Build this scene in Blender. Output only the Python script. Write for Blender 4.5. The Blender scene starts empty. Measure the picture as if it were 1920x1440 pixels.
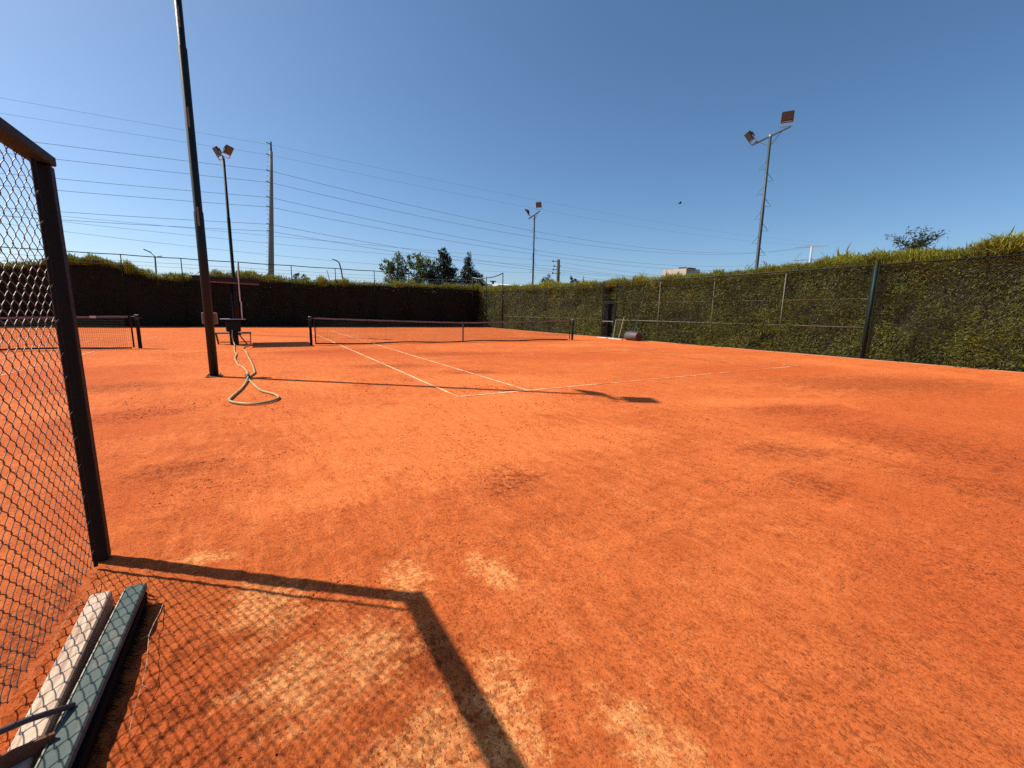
import bpy, math, random
import numpy as np
from mathutils import Vector, Matrix, Quaternion
random.seed(7)
RNG = np.random.default_rng(11)
SC = bpy.context.scene
COL = SC.collection
PI = math.pi
CAM = Vector((-8.2676, -6.3511, 1.3835))
YAW, PITCH, ROLL, FPX = .5402, -.1657, .0194, 796.89
SUN_AZ = math.radians(-39.8)      # direction the shadows run on the ground
SUN_EL = math.radians(48.6)

# ------------------------------------------------------------------ materials
class NT:
    def __init__(s, name):
        s.m = bpy.data.materials.new(name); s.m.use_nodes = True
        s.t = s.m.node_tree; s.n = s.t.nodes; s.l = s.t.links
        s.b = s.n['Principled BSDF']; s.out = s.n['Material Output']
    def new(s, t, **k):
        x = s.n.new(t)
        for a, v in k.items(): setattr(x, a, v)
        return x
    def put(s, sock, v):
        if isinstance(v, bpy.types.NodeSocket): s.l.new(v, sock)
        elif v is not None: sock.default_value = v
    def coord(s, kind='Object', scale=(1, 1, 1), rot=(0, 0, 0), loc=(0, 0, 0)):
        c = s.new('ShaderNodeTexCoord'); m = s.new('ShaderNodeMapping')
        s.l.new(c.outputs[kind], m.inputs[0])
        m.inputs['Scale'].default_value = scale; m.inputs['Rotation'].default_value = rot; m.inputs['Location'].default_value = loc
        return m.outputs[0]
    def noise(s, vec, scale, detail=4, rough=.55, dist=0):
        x = s.new('ShaderNodeTexNoise'); s.put(x.inputs['Vector'], vec)
        x.inputs['Scale'].default_value = scale; x.inputs['Detail'].default_value = detail
        x.inputs['Roughness'].default_value = rough; x.inputs['Distortion'].default_value = dist
        return x.outputs['Fac']
    def ramp(s, fac, stops):
        x = s.new('ShaderNodeValToRGB'); s.put(x.inputs[0], fac)
        e = x.color_ramp.elements
        while len(e) < len(stops): e.new(.5)
        for i, (p, c) in enumerate(stops):
            e[i].position = p; e[i].color = (*c, 1) if len(c) == 3 else c
        return x.outputs[0]
    def rng(s, fac, a, b, c=0, d=1):
        x = s.new('ShaderNodeMapRange'); x.clamp = True; s.put(x.inputs[0], fac)
        for i, v in enumerate((a, b, c, d)): x.inputs[i+1].default_value = v
        return x.outputs[0]
    def math(s, op, a, b=None, clamp=False):
        x = s.new('ShaderNodeMath', operation=op, use_clamp=clamp); s.put(x.inputs[0], a); s.put(x.inputs[1], b)
        return x.outputs[0]
    def mix(s, fac, a, b, blend='MIX'):
        x = s.new('ShaderNodeMix', data_type='RGBA', blend_type=blend)
        s.put(x.inputs[0], fac); s.put(x.inputs[6], (*a, 1) if isinstance(a, tuple) else a); s.put(x.inputs[7], (*b, 1) if isinstance(b, tuple) else b)
        return x.outputs[2]
    def bump(s, h, strength=.3, dist=.01, prev=None):
        x = s.new('ShaderNodeBump'); x.inputs['Strength'].default_value = strength; x.inputs['Distance'].default_value = dist
        s.put(x.inputs['Height'], h); s.put(x.inputs['Normal'], prev)
        return x.outputs[0]
    def fin(s, col=None, rough=.6, normal=None, metal=0, spec=.5):
        s.put(s.b.inputs['Base Color'], (*col, 1) if isinstance(col, tuple) else col)
        s.put(s.b.inputs['Roughness'], rough); s.put(s.b.inputs['Normal'], normal)
        s.b.inputs['Metallic'].default_value = metal; s.b.inputs['Specular IOR Level'].default_value = spec
        return s.m

def paint(name, col, worn=None, rough=.5, amount=.35, scale=6, metal=0, spec=.4):
    n = NT(name); v = n.coord()
    a = n.noise(v, scale, 6, .65); b = n.noise(v, scale*9, 4)
    worn = worn or tuple(c*.6 for c in col)
    c = n.mix(n.rng(a, .5, .72, 0, amount*2), col, worn)
    c = n.mix(n.rng(b, .3, .7, .0, .35), c, tuple(x*.7 for x in col))
    return n.fin(c, n.rng(b, .3, .7, rough-.08, rough+.12), n.bump(b, .15, .003), metal, spec)

def wood(name, col, dark, axis=1, scale=1.0):
    n = NT(name); sc = [14, 14, 14]; sc[axis] = .9
    v = n.coord(scale=tuple(x*scale for x in sc))
    a = n.noise(v, 3, 8, .7, .6); b = n.noise(n.coord(), 30, 5)
    c = n.ramp(a, [(.36, dark), (.47, tuple((x+y)/2 for x, y in zip(col, dark))), (.53, col), (.66, tuple(min(1, x*1.25) for x in col))])
    c = n.mix(n.rng(b, .5, .75, 0, .5), c, (.45, .2, .11))
    return n.fin(c, .8, n.bump(a, .5, .004), spec=.2)

def leaf(name, stops, trans=.35, rough=.55):
    n = NT(name)
    at = n.new('ShaderNodeAttribute', attribute_name='var')
    c = n.ramp(at.outputs['Fac'], stops)
    big = n.noise(n.coord(), 1.1, 3)
    c = n.mix(n.rng(big, .35, .7, 0, .45), c, (.055, .045, .016))
    n.fin(c, rough, spec=.25)
    tr = n.new('ShaderNodeBsdfTranslucent'); n.l.new(c, tr.inputs[0])
    mx = n.new('ShaderNodeMixShader'); mx.inputs[0].default_value = trans
    n.l.new(n.b.outputs[0], mx.inputs[1]); n.l.new(tr.outputs[0], mx.inputs[2]); n.l.new(mx.outputs[0], n.out.inputs[0])
    return n.m

def clay_mat():
    n = NT('clay'); v = n.coord()
    big = n.noise(v, .22, 5, .6, .8)
    streak = n.noise(n.coord(scale=(.5, 2.2, 1), rot=(0, 0, math.radians(-28))), .9, 7, .68, .4)
    streak2 = n.noise(n.coord(scale=(3.2, .7, 1), rot=(0, 0, math.radians(12))), .8, 7, .7, .3)
    med = n.noise(v, 3.2, 8, .7)
    grit = n.noise(v, 190, 4, .7)
    f = n.math('ADD', n.math('MULTIPLY', big, .5), n.math('MULTIPLY', streak, .32))
    f = n.math('ADD', f, n.math('MULTIPLY', streak2, .18))
    f = n.math('ADD', f, n.math('MULTIPLY', n.math('SUBTRACT', med, .5), .34))
    col = n.ramp(f, [(.30, (.41, .086, .020)), (.43, (.53, .119, .029)), (.55, (.62, .147, .038)), (.70, (.70, .200, .058))])
    # damp / scuffed darker areas, and pale dusty crust, as broad stains with ragged outlines
    def patch(x, y, rx, ry, rot, soft=.5):
        m = n.coord(loc=(0, 0, 0))
        s = n.new('ShaderNodeVectorMath', operation='SUBTRACT'); n.l.new(m, s.inputs[0]); s.inputs[1].default_value = (x, y, 0)
        r = n.new('ShaderNodeVectorRotate', rotation_type='Z_AXIS'); n.l.new(s.outputs[0], r.inputs['Vector']); r.inputs['Angle'].default_value = -math.radians(rot)
        d = n.new('ShaderNodeVectorMath', operation='DIVIDE'); n.l.new(r.outputs[0], d.inputs[0]); d.inputs[1].default_value = (rx, ry, 1e3)
        l = n.new('ShaderNodeVectorMath', operation='LENGTH'); n.l.new(d.outputs[0], l.inputs[0])
        return n.rng(l.outputs['Value'], 1.0, soft, 0, 1)
    def acc(lst):
        o = None
        for p in lst:
            q = patch(*p)
            o = q if o is None else n.math('MAXIMUM', o, q)
        return o
    dark = acc(DARK); pale = acc(PALE); lite = acc(LITE)
    rag = n.noise(n.coord(scale=(1.3, .8, 1), rot=(0, 0, .1)), 2.6, 10, .74, .2)
    sweep = n.noise(n.coord(scale=(5, .8, 1), rot=(0, 0, .05)), 2.2, 8, .7)
    def edge(mask, nz, k=1.7, lo=.38, hi=.62):
        return n.rng(n.math('ADD', n.math('MULTIPLY', mask, 1.3), n.math('MULTIPLY', n.math('SUBTRACT', nz, .5), k)), lo, hi)
    mixn = n.math('ADD', n.math('MULTIPLY', rag, .55), n.math('MULTIPLY', sweep, .45))
    grn = n.noise(n.coord(scale=(1.6, .9, 1)), 7, 9, .74)
    stk = n.noise(n.coord(scale=(1.0, 4.5, 1), rot=(0, 0, math.radians(-22))), 1.3, 9, .72, .2)
    mix2 = n.math('ADD', n.math('MULTIPLY', mixn, .25), n.math('ADD', n.math('MULTIPLY', grn, .35), n.math('MULTIPLY', stk, .40)))
    dk = edge(dark, mix2, 5.5, .28, .90)
    col = n.mix(n.math('MULTIPLY', dk, .55), col, (.33, .066, .016))
    lt = edge(lite, mixn, 1.8, .3, .8)
    col = n.mix(n.math('MULTIPLY', lt, .75), col, (.75, .195, .052))
    col = n.mix(n.rng(sweep, .5, .66, 0, .38), col, (.74, .23, .07))
    col = n.mix(n.rng(sweep, .34, .47, .36, 0), col, (.36, .078, .019))
    rd = edge(acc(REDS), mixn, 1.6, .3, .8)
    col = n.mix(n.math('MULTIPLY', rd, .75), col, (.50, .100, .024))
    crust = n.noise(v, 9, 12, .76, .1)
    pl = n.math('MULTIPLY', edge(pale, crust, 3.2, .42, 1.0), n.rng(n.noise(v, 26, 8, .74), .40, .56, .12, 1))
    col = n.mix(n.math('MULTIPLY', pl, .80), col, (.86, .37, .125))
    # loose dark grit in drifts; specks darkened to paint in small clod shadows
    drift = n.rng(n.noise(v, 1.1, 7, .7), .40, .66)
    dd = n.math('MAXIMUM', n.math('MULTIPLY', drift, .85), dk)
    s1 = n.rng(n.noise(n.coord(scale=(1.25, .8, 1)), 26, 4, .62), .56, .61)
    s2 = n.rng(n.noise(n.coord(scale=(1.3, .75, 1), loc=(3, 7, 0)), 70, 3, .6), .575, .63)
    s3 = n.rng(n.noise(n.coord(scale=(1.5, .9, 1), loc=(9, 2, 0)), 11, 7, .72), .54, .60)
    spots = n.math('MAXIMUM', n.math('MULTIPLY', s1, dd), n.math('MULTIPLY', s2, n.math('ADD', n.math('MULTIPLY', dd, .6), .4)))
    spots = n.math('MAXIMUM', spots, n.math('MULTIPLY', s3, dk))
    col = n.mix(n.math('MULTIPLY', spots, .82), col, (.21, .040, .011))
    grain = n.noise(v, 9, 12, .82)
    g2 = n.noise(v, 60, 6, .8)
    gm = n.ramp(grain, [(.36, (.62, .57, .53)), (.46, (.94, .92, .90)), (.56, (1.04, 1.04, 1.04)), (.66, (1.16, 1.26, 1.4))])
    col = n.mix(.85, col, gm, 'MULTIPLY')
    gm2 = n.ramp(g2, [(.37, (.42, .34, .28)), (.45, (.93, .91, .89)), (.58, (1.05, 1.07, 1.1)), (.68, (1.22, 1.38, 1.5))])  # darkest stop deepened, more clod shadow put into the colour
    col = n.mix(.8, col, gm2, 'MULTIPLY')
    nb = n.bump(med, .35, .03)
    nb = n.bump(spots, .5, .012, nb)
    nb = n.bump(grain, .7, .022, nb)
    nb = n.bump(g2, .5, .006, nb)
    nb = n.bump(grit, .4, .003, nb)
    return n.fin(col, .95, nb, spec=.08)

DARK = [(-1.8, -4.9, 1.5, 2.1, 5, 0), (-3.6, -4.1, .7, .5, -30, 0), (-1.2, -3.2, 1.5, .7, -20, 0), (-3.1, -5.6, .6, 1.2, 0, 0), (-4.3, -4.75, .45, .5, 0, 0),
        (-6.6, 8.9, 2.6, 1.2, 0, 0), (-9.8, .6, 1.1, .6, 10, 0), (-10.6, 3.3, 1.3, .9, 0, 0), (-4.0, 2.6, 1.2, .6, -20, 0), (-2.6, 6.8, 3.0, 1.2, -10, 0), (-8.62, -4.9, .5, .95, 8, 0), (-9.2, -4.0, .3, .8, 0, 0), (-7.5, -5.75, .25, .2, 0, 0),
        (-5.5, 4.4, 1.6, .8, -20, 0), (3.4, -2.6, 4.5, 2.2, -20, 0), (-9.0, -1.9, .5, .4, 0, 0), (-7.75, -4.85, .25, .25, 0, 0), (-6.5, -3.4, .5, .5, 0, 0)]
REDS = [(-1.2, -4.6, 2.6, 3.0, 0, 0), (3.5, .0, 4.5, 2.0, -12, 0), (-4.2, -5.6, 1.5, 1.6, 0, 0), (.5, 5.0, 5, 2.6, -15, 0), (-5.6, 8.4, 3.4, 2.4, 0, 0), (-11.5, 5, 2.6, 3, 0, 0), (2.0, -4.4, 4.5, 2.2, -10, 0), (-5.0, -5.9, 1.6, .9, 0, 0), (-9.9, .2, 1.2, 1.6, 0, 0), (-9.3, -2.4, .6, 1.0, 0, 0), (4.2, 13, 4, 3, 0, 0), (-8.8, -5.0, .8, 1.4, 0, 0), (-2.6, -5.4, 1.2, 1.0, 0, 0)]
PALE = [(-8.32, -4.25, .30, .42, 12, 0), (-8.22, -4.75, .36, .36, 0, 0), (-7.26, -4.5, .17, .36, 20, 0), (-7.62, -5.3, .26, .55, -15, 0), (-7.25, -5.65, .24, .5, 0, 0), (-7.95, -4.75, .3, .3, 0, 0), (-7.85, -5.25, .4, .3, 0, 0), (-7.7, -4.35, .2, .3, 0, 0), (-8.6, -3.62, .3, .12, -20, 0)]
LITE = [(-6.8, -2.4, 2.4, 1.5, -20, 0), (-5.2, -.6, 2.4, 1.5, -25, 0), (-7.4, 2.4, 1.0, 1.6, 0, 0), (-6.6, -1.2, 2.6, 1.8, -35, 0), (-4.0, 1.2, 2.6, 1.3, -30, 0), (-5.4, -2.6, 2.0, 1.0, -20, 0), (4.5, 8.5, 4, 1.4, -10, 0), (-1.0, -2.6, 2.6, .5, -20, 0), (-2.6, -4.5, .5, 1.2, 10, 0), (-9.8, 10.3, 1.6, .6, 0, 0), (-7.9, -3.0, 1.0, .5, 0, 0), (-4.6, -5.3, .4, .8, 0, 0)]

M = {}
def mats():
    M['clay'] = clay_mat()
    n = NT('dry_earth'); v = n.coord(); a = n.noise(v, .3, 6)
    M['earth'] = n.fin(n.ramp(a, [(.35, (.10, .085, .035)), (.6, (.17, .13, .07))]), .95, spec=.1)
    n = NT('line_tape'); v = n.coord(); w = n.noise(v, 5.5, 8, .75, .5); w2 = n.noise(v, .7, 4)
    dust = n.math('ADD', n.rng(w, .42, .62, .05, .85), n.rng(w2, .42, .68, 0, .5), clamp=True)
    M['tape'] = n.fin(n.mix(dust, (.80, .64, .38), (.60, .16, .045)), .85, spec=.15)
    n = NT('faint_line_tape'); v = n.coord(); w = n.noise(v, 4, 8, .78, .5); w2 = n.noise(v, .55, 4)
    dust = n.math('ADD', n.rng(w, .38, .60, .22, .9), n.rng(w2, .42, .62, 0, .6), clamp=True)
    M['tape_faint'] = n.fin(n.mix(dust, (.80, .62, .36), (.56, .13, .036)), .85, spec=.15)
    M['green_steel'] = paint('dark_green_paint', (.005, .012, .010), (.009, .013, .011), .5, spec=.3)
    M['mast_paint'] = paint('mast_green_paint', (.016, .034, .028), (.05, .06, .052), .5, .4, 3)
    M['black_green'] = paint('blackened_green_paint', (.0055, .008, .0075), (.010, .009, .008), .6, spec=.2)
    M['teal_post'] = paint('teal_green_paint', (.004, .016, .012), (.008, .015, .012), .6, spec=.25)
    M['pale_post'] = paint('weathered_grey_paint', (.17, .165, .13), (.10, .09, .06), .7)
    M['rust'] = paint('rust_brown', (.16, .055, .026), (.06, .025, .015), .8, .6, 12)
    M['rail_top'] = paint('sky_tinted_rail_paint', (.026, .042, .048), (.03, .03, .03), .7, .3, 9, spec=.12)  # bluish tint puts sky light on the rail into its colour
    M['wire'] = paint('galvanised_wire', (.13, .125, .12), (.08, .05, .04), .5, .4, 20, .5)
    M['green_wire'] = paint('olive_coated_wire', (.075, .075, .045), (.12, .10, .07), .6)
    M['net'] = paint('black_net_cord', (.012, .013, .012), None, .8)
    M['band'] = paint('grimy_net_tape', (.24, .19, .17), (.12, .065, .045), .85, .5, 2)
    M['strap'] = paint('dirty_strap', (.12, .085, .075), (.07, .04, .03), .85, .5, 4)
    M['bandlow'] = paint('black_bottom_tape', (.02, .014, .012), None, .85)
    M['glass'] = NT('lamp_glass').fin((.085, .105, .11), .3, spec=.25)
    M['lamp'] = paint('lamp_housing', (.03, .03, .032), (.06, .05, .045), .5)
    M['silver'] = paint('bare_metal', (.55, .54, .52), (.3, .25, .2), .4, .3, 10, .7)
    M['concrete'] = paint('pole_concrete', (.24, .24, .23), (.15, .145, .135), .9, .4, 2)
    M['steel_far'] = paint('pale_steel', (.36, .40, .45), None, .6)
    M['cable'] = paint('cable_grey', (.27, .30, .34), None, .7)
    M['darkwood'] = wood('old_dark_pole_wood', (.055, .042, .032), (.03, .022, .016), 2)
    M['whitewood'] = wood('weathered_white_wood', (.54, .40, .29), (.24, .14, .09))
    n = NT('brush_green_paint'); v = n.coord(); a = n.noise(n.coord(scale=(16, 2, 16)), 2, 8, .7); b = n.noise(v, 14, 6, .7)
    c = n.ramp(a, [(.3, (.030, .050, .042)), (.55, (.060, .086, .074)), (.75, (.10, .115, .095))])
    c = n.mix(n.rng(b, .54, .7, 0, .7), c, (.20, .135, .095))
    M['brushgreen'] = n.fin(c, .62, n.bump(a, .3, .002), spec=.3)
    M['edgewood'] = wood('worn_pale_edge', (.42, .38, .30), (.2, .16, .12))
    M['bristle'] = paint('black_bristles', (.006, .005, .005), None, .8, spec=.1)
    M['straw'] = paint('dry_straw', (.46, .31, .20), None, .8)
    n = NT('hose_rubber'); v = n.coord(); a = n.noise(v, 9, 5, .6); b = n.noise(v, 1.4, 3)
    c = n.mix(n.rng(a, .4, .65), (.46, .37, .14), (.30, .22, .09)); c = n.mix(n.rng(b, .5, .62, 0, .6), c, (.17, .25, .15))
    M['hose'] = n.fin(c, .55, n.bump(a, .2, .004), spec=.3)
    M['hosedark'] = paint('green_black_rubber', (.02, .035, .03), None, .5)
    M['plasticbox'] = paint('pinkish_beige_box', (.22, .17, .14), (.18, .12, .09), .6)
    M['roofbrown'] = paint('dark_brown_sheet', (.010, .008, .007), None, .7)
    M['roofedge'] = paint('lit_red_timber', (.20, .11, .075), (.08, .04, .03), .8)  # reddish light on the roof's lower edge, put into the beam colour
    M['benchwood'] = paint('bench_slat', (.20, .15, .12), (.1, .07, .05), .7)
    M['whitepipe'] = paint('white_pipe', (.62, .60, .56), (.4, .35, .3), .5)
    M['greytop'] = paint('grey_board', (.34, .34, .33), (.2, .18, .16), .7)
    n = NT('roller_metal'); v = n.coord(); a = n.noise(n.coord(scale=(1, 6, 1)), 5, 6)
    M['roller'] = n.fin(n.ramp(a, [(.3, (.055, .048, .042)), (.6, (.095, .085, .078)), (.8, (.14, .12, .11))]), .62, n.bump(a, .2, .004), .1, .4)
    M['stone'] = paint('pale_stone', (.62, .53, .43), (.4, .25, .16), .9)
    M['kerb'] = paint('kerb_concrete', (.44, .20, .11), (.42, .30, .22), .9, .5, 2)
    M['stick'] = paint('pale_cane', (.46, .42, .29), (.25, .2, .12), .8)
    M['plaster'] = paint('beige_plaster', (.55, .43, .36), (.45, .33, .27), .9, .4, 1)
    M['greywall'] = paint('grey_plaster_and_shade', (.33, .30, .28), (.25, .22, .2), .9, .4, 1)  # the shed's own grey; on the house side it is painted shade
    M['whiteroof'] = paint('white_sheet_roof', (.72, .72, .72), (.5, .45, .42), .6)
    M['darkgrey'] = paint('dark_grey_metal', (.05, .05, .055), None, .6)
    M['bird'] = paint('dark_feathers', (.02, .02, .018), None, .7)
    M['bark'] = paint('bark', (.11, .08, .055), (.06, .045, .03), .9, .5, 5)
    M['hedgecore'] = paint('hedge_inner_twigs', (.010, .009, .005), (.018, .014, .008), .95)
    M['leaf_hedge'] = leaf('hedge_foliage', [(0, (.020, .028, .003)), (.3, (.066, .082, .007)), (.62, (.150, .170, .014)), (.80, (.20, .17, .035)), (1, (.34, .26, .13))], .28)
    M['leaf_shoot'] = leaf('hedge_shoots', [(0, (.13, .15, .014)), (.5, (.29, .30, .026)), (1, (.45, .42, .06))], .3)
    M['leaf_light'] = leaf('broadleaf', [(0, (.06, .08, .022)), (.5, (.13, .16, .045)), (1, (.24, .26, .09))], .4)
    M['leaf_conifer'] = leaf('conifer_needles', [(0, (.010, .016, .010)), (.5, (.022, .032, .016)), (1, (.06, .05, .03))], .1)
    M['leaf_dim'] = leaf('dim_leaflets', [(0, (.02, .032, .018)), (.5, (.04, .058, .032)), (1, (.085, .10, .05))], .25)  # dark bluish tone puts dim light into the leaf colour

# ------------------------------------------------------------------ mesh builders
ORG = {}
class MB:
    def __init__(s): s.v = []; s.f = []
    def add(s, vs, fs):
        o = len(s.v); s.v += [tuple(v) for v in vs]; s.f += [tuple(i+o for i in f) for f in fs]; return s
    def obox(s, c, size, R=None, bev=0.0):
        """box; bev cuts the edges with small chamfers"""
        c = Vector(c); R = R or Matrix.Identity(3)
        bm_v = []
        hx, hy, hz = (d/2 for d in size)
        if bev <= 0:
            P = [Vector((x*hx, y*hy, z*hz)) for z in (-1, 1) for y in (-1, 1) for x in (-1, 1)]
            F = [(0, 2, 3, 1), (4, 5, 7, 6), (0, 1, 5, 4), (2, 6, 7, 3), (0, 4, 6, 2), (1, 3, 7, 5)]
            return s.add([c+R@p for p in P], F)
        b = min(bev, hx*.9, hy*.9, hz*.9)
        idx = {}; P = []
        for sx in (-1, 1):
            for sy in (-1, 1):
                for sz in (-1, 1):
                    for ax in range(3):
                        q = [sx*(hx-b), sy*(hy-b), sz*(hz-b)]; q[ax] = (sx*hx, sy*hy, sz*hz)[ax]
                        idx[(sx, sy, sz, ax)] = len(P); P.append(Vector(q))
        F = []
        for ax in range(3):
            u, w = [(1, 2), (2, 0), (0, 1)][ax]
            for sg in (-1, 1):
                q = []
                for a, bb in ((-1, -1), (1, -1), (1, 1), (-1, 1)):
                    k = [0, 0, 0]; k[ax] = sg; k[u] = a; k[w] = bb; q.append(idx[(*k, ax)])
                F.append(tuple(q if sg > 0 else q[::-1]))
        for ax in range(3):
            u, w = [(1, 2), (2, 0), (0, 1)][ax]
            for a in (-1, 1):
                for bb in (-1, 1):
                    k0 = [0, 0, 0]; k0[u] = a; k0[w] = bb; k1 = list(k0); k0[ax] = -1; k1[ax] = 1
                    q = [idx[(*k0, u)], idx[(*k1, u)], idx[(*k1, w)], idx[(*k0, w)]]
                    F.append(tuple(q if a*bb < 0 else q[::-1]))
        for sx in (-1, 1):
            for sy in (-1, 1):
                for sz in (-1, 1):
                    q = [idx[(sx, sy, sz, a)] for a in range(3)]
                    F.append(tuple(q if sx*sy*sz > 0 else q[::-1]))
        return s.add([c+R@p for p in P], F)
    def box(s, x0, x1, y0, y1, z0, z1, bev=0):
        return s.obox(((x0+x1)/2, (y0+y1)/2, (z0+z1)/2), (x1-x0, y1-y0, z1-z0), None, bev)
    def bar(s, p, q, w, h=None, bev=0, up=(0, 0, 1)):
        p = Vector(p); q = Vector(q); d = (q-p); L = d.length; d.normalize()
        up = Vector(up)
        if abs(d.dot(up)) > .98: up = Vector((0, 1, 0))
        x = d.cross(up).normalized(); z = x.cross(d)
        R = Matrix((x, d, z)).transposed()
        return s.obox((p+q)/2, (w, L, h or w), R, bev)
    def tube(s, pts, r, n=8, caps=True, closed=False):
        pts = [Vector(p) for p in pts]; N = len(pts)
        rr = r if isinstance(r, (list, tuple)) else [r]*N
        V = []; prev = None
        for i, p in enumerate(pts):
            a = pts[i-1] if (i > 0 or closed) else pts[i]; b = pts[(i+1) % N] if (i < N-1 or closed) else pts[i]
            t = (b-a).normalized()
            if prev is None:
                u = t.cross(Vector((0, 0, 1)))
                if u.length < .05: u = t.cross(Vector((0, 1, 0)))
                u.normalize()
            else:
                u = prev-t*prev.dot(t); u.normalize()
            prev = u; w = t.cross(u)
            for k in range(n):
                A = 2*PI*k/n; V.append(p+(u*math.cos(A)+w*math.sin(A))*rr[i])
        F = []
        for i in range(N if closed else N-1):
            for k in range(n):
                a = i*n+k; b = i*n+(k+1) % n; c = ((i+1) % N)*n+(k+1) % n; d = ((i+1) % N)*n+k
                F.append((a, b, c, d))
        if caps and not closed:
            F.append(tuple(range(n))[::-1]); F.append(tuple((N-1)*n+k for k in range(n)))
        return s.add(V, F)
    def cyl(s, p, q, r, r2=None, n=14): return s.tube([p, q], [r, r2 if r2 is not None else r], n)
    def build(s, name, mat, parent=None, origin=None, smooth=False):
        org = ORG[parent.name] if parent else Vector(origin or (0, 0, 0))
        me = bpy.data.meshes.new(name)
        me.from_pydata([(v[0]-org[0], v[1]-org[1], v[2]-org[2]) for v in s.v], [], s.f)
        me.materials.append(mat)
        if smooth:
            me.shade_smooth() if hasattr(me, 'shade_smooth') else None
            for p in me.polygons:
                if len(p.vertices) > 4: p.use_smooth = False
        return link(name, me, parent, org)

def link(name, me, parent, org):
    o = bpy.data.objects.new(name, me); COL.objects.link(o)
    if parent: o.parent = parent
    else: o.location = org
    ORG[o.name] = Vector(org)
    return o

def tag(o, label, cat, group=None):
    o['label'] = label; o['category'] = cat
    if group: o['group'] = group
    return o
def thing(name, label, cat, loc, group=None):
    o = bpy.data.objects.new(name, None); COL.objects.link(o); o.location = loc; o.empty_display_size = .2
    ORG[o.name] = Vector(loc)
    return tag(o, label, cat, group)
def struct(o, kind='structure'): o['kind'] = kind; return o

def quadmesh(name, P, mat, parent=None, var=None, org=None, origin=None):
    """P: (N,4,3) array of leaf quads -> one mesh with a per-leaf 'var' value"""
    org = ORG[parent.name] if parent else Vector(origin or (0, 0, 0))
    N = len(P); me = bpy.data.meshes.new(name)
    V = (P.reshape(-1, 3)-np.array(org)).astype(np.float32)
    me.vertices.add(N*4); me.vertices.foreach_set('co', V.ravel())
    me.loops.add(N*4); me.loops.foreach_set('vertex_index', np.arange(N*4, dtype=np.int32))
    me.polygons.add(N); me.polygons.foreach_set('loop_start', np.arange(0, N*4, 4, dtype=np.int32))
    me.update(calc_edges=True)
    a = me.attributes.new('var', 'FLOAT', 'FACE')
    a.data.foreach_set('value', (var if var is not None else RNG.random(N)).astype(np.float32))
    me.materials.append(mat)
    return link(name, me, parent, org)

def unit(a): return a/np.maximum(np.linalg.norm(a, axis=-1, keepdims=True), 1e-9)
def leaves(C, D, L, W):
    """diamond-shaped leaves at C along D"""
    D = unit(D); N = len(C)
    S = unit(np.cross(D, unit(RNG.normal(size=(N, 3)))))
    L = np.broadcast_to(np.asarray(L, float), (N,))[:, None]; W = np.broadcast_to(np.asarray(W, float), (N,))[:, None]
    bend = RNG.normal(size=(N, 3))*.12*L
    a = C; b = C+D*L*.45+S*W*.5+bend; c = C+D*L; d = C+D*L*.45-S*W*.5+bend
    return np.stack([a, b, c, d], 1)

def vnoise(x, y, seed=0):
    """smooth 2-D value noise in numpy, about -1..1"""
    def h(i, j):
        v = np.sin(i*127.1+j*311.7+seed*74.7)*43758.5453
        return (v-np.floor(v))*2-1
    i = np.floor(x); j = np.floor(y); u = x-i; w = y-j
    u = u*u*(3-2*u); w = w*w*(3-2*w)
    return (h(i, j)*(1-u)+h(i+1, j)*u)*(1-w)+(h(i, j+1)*(1-u)+h(i+1, j+1)*u)*w

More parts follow.
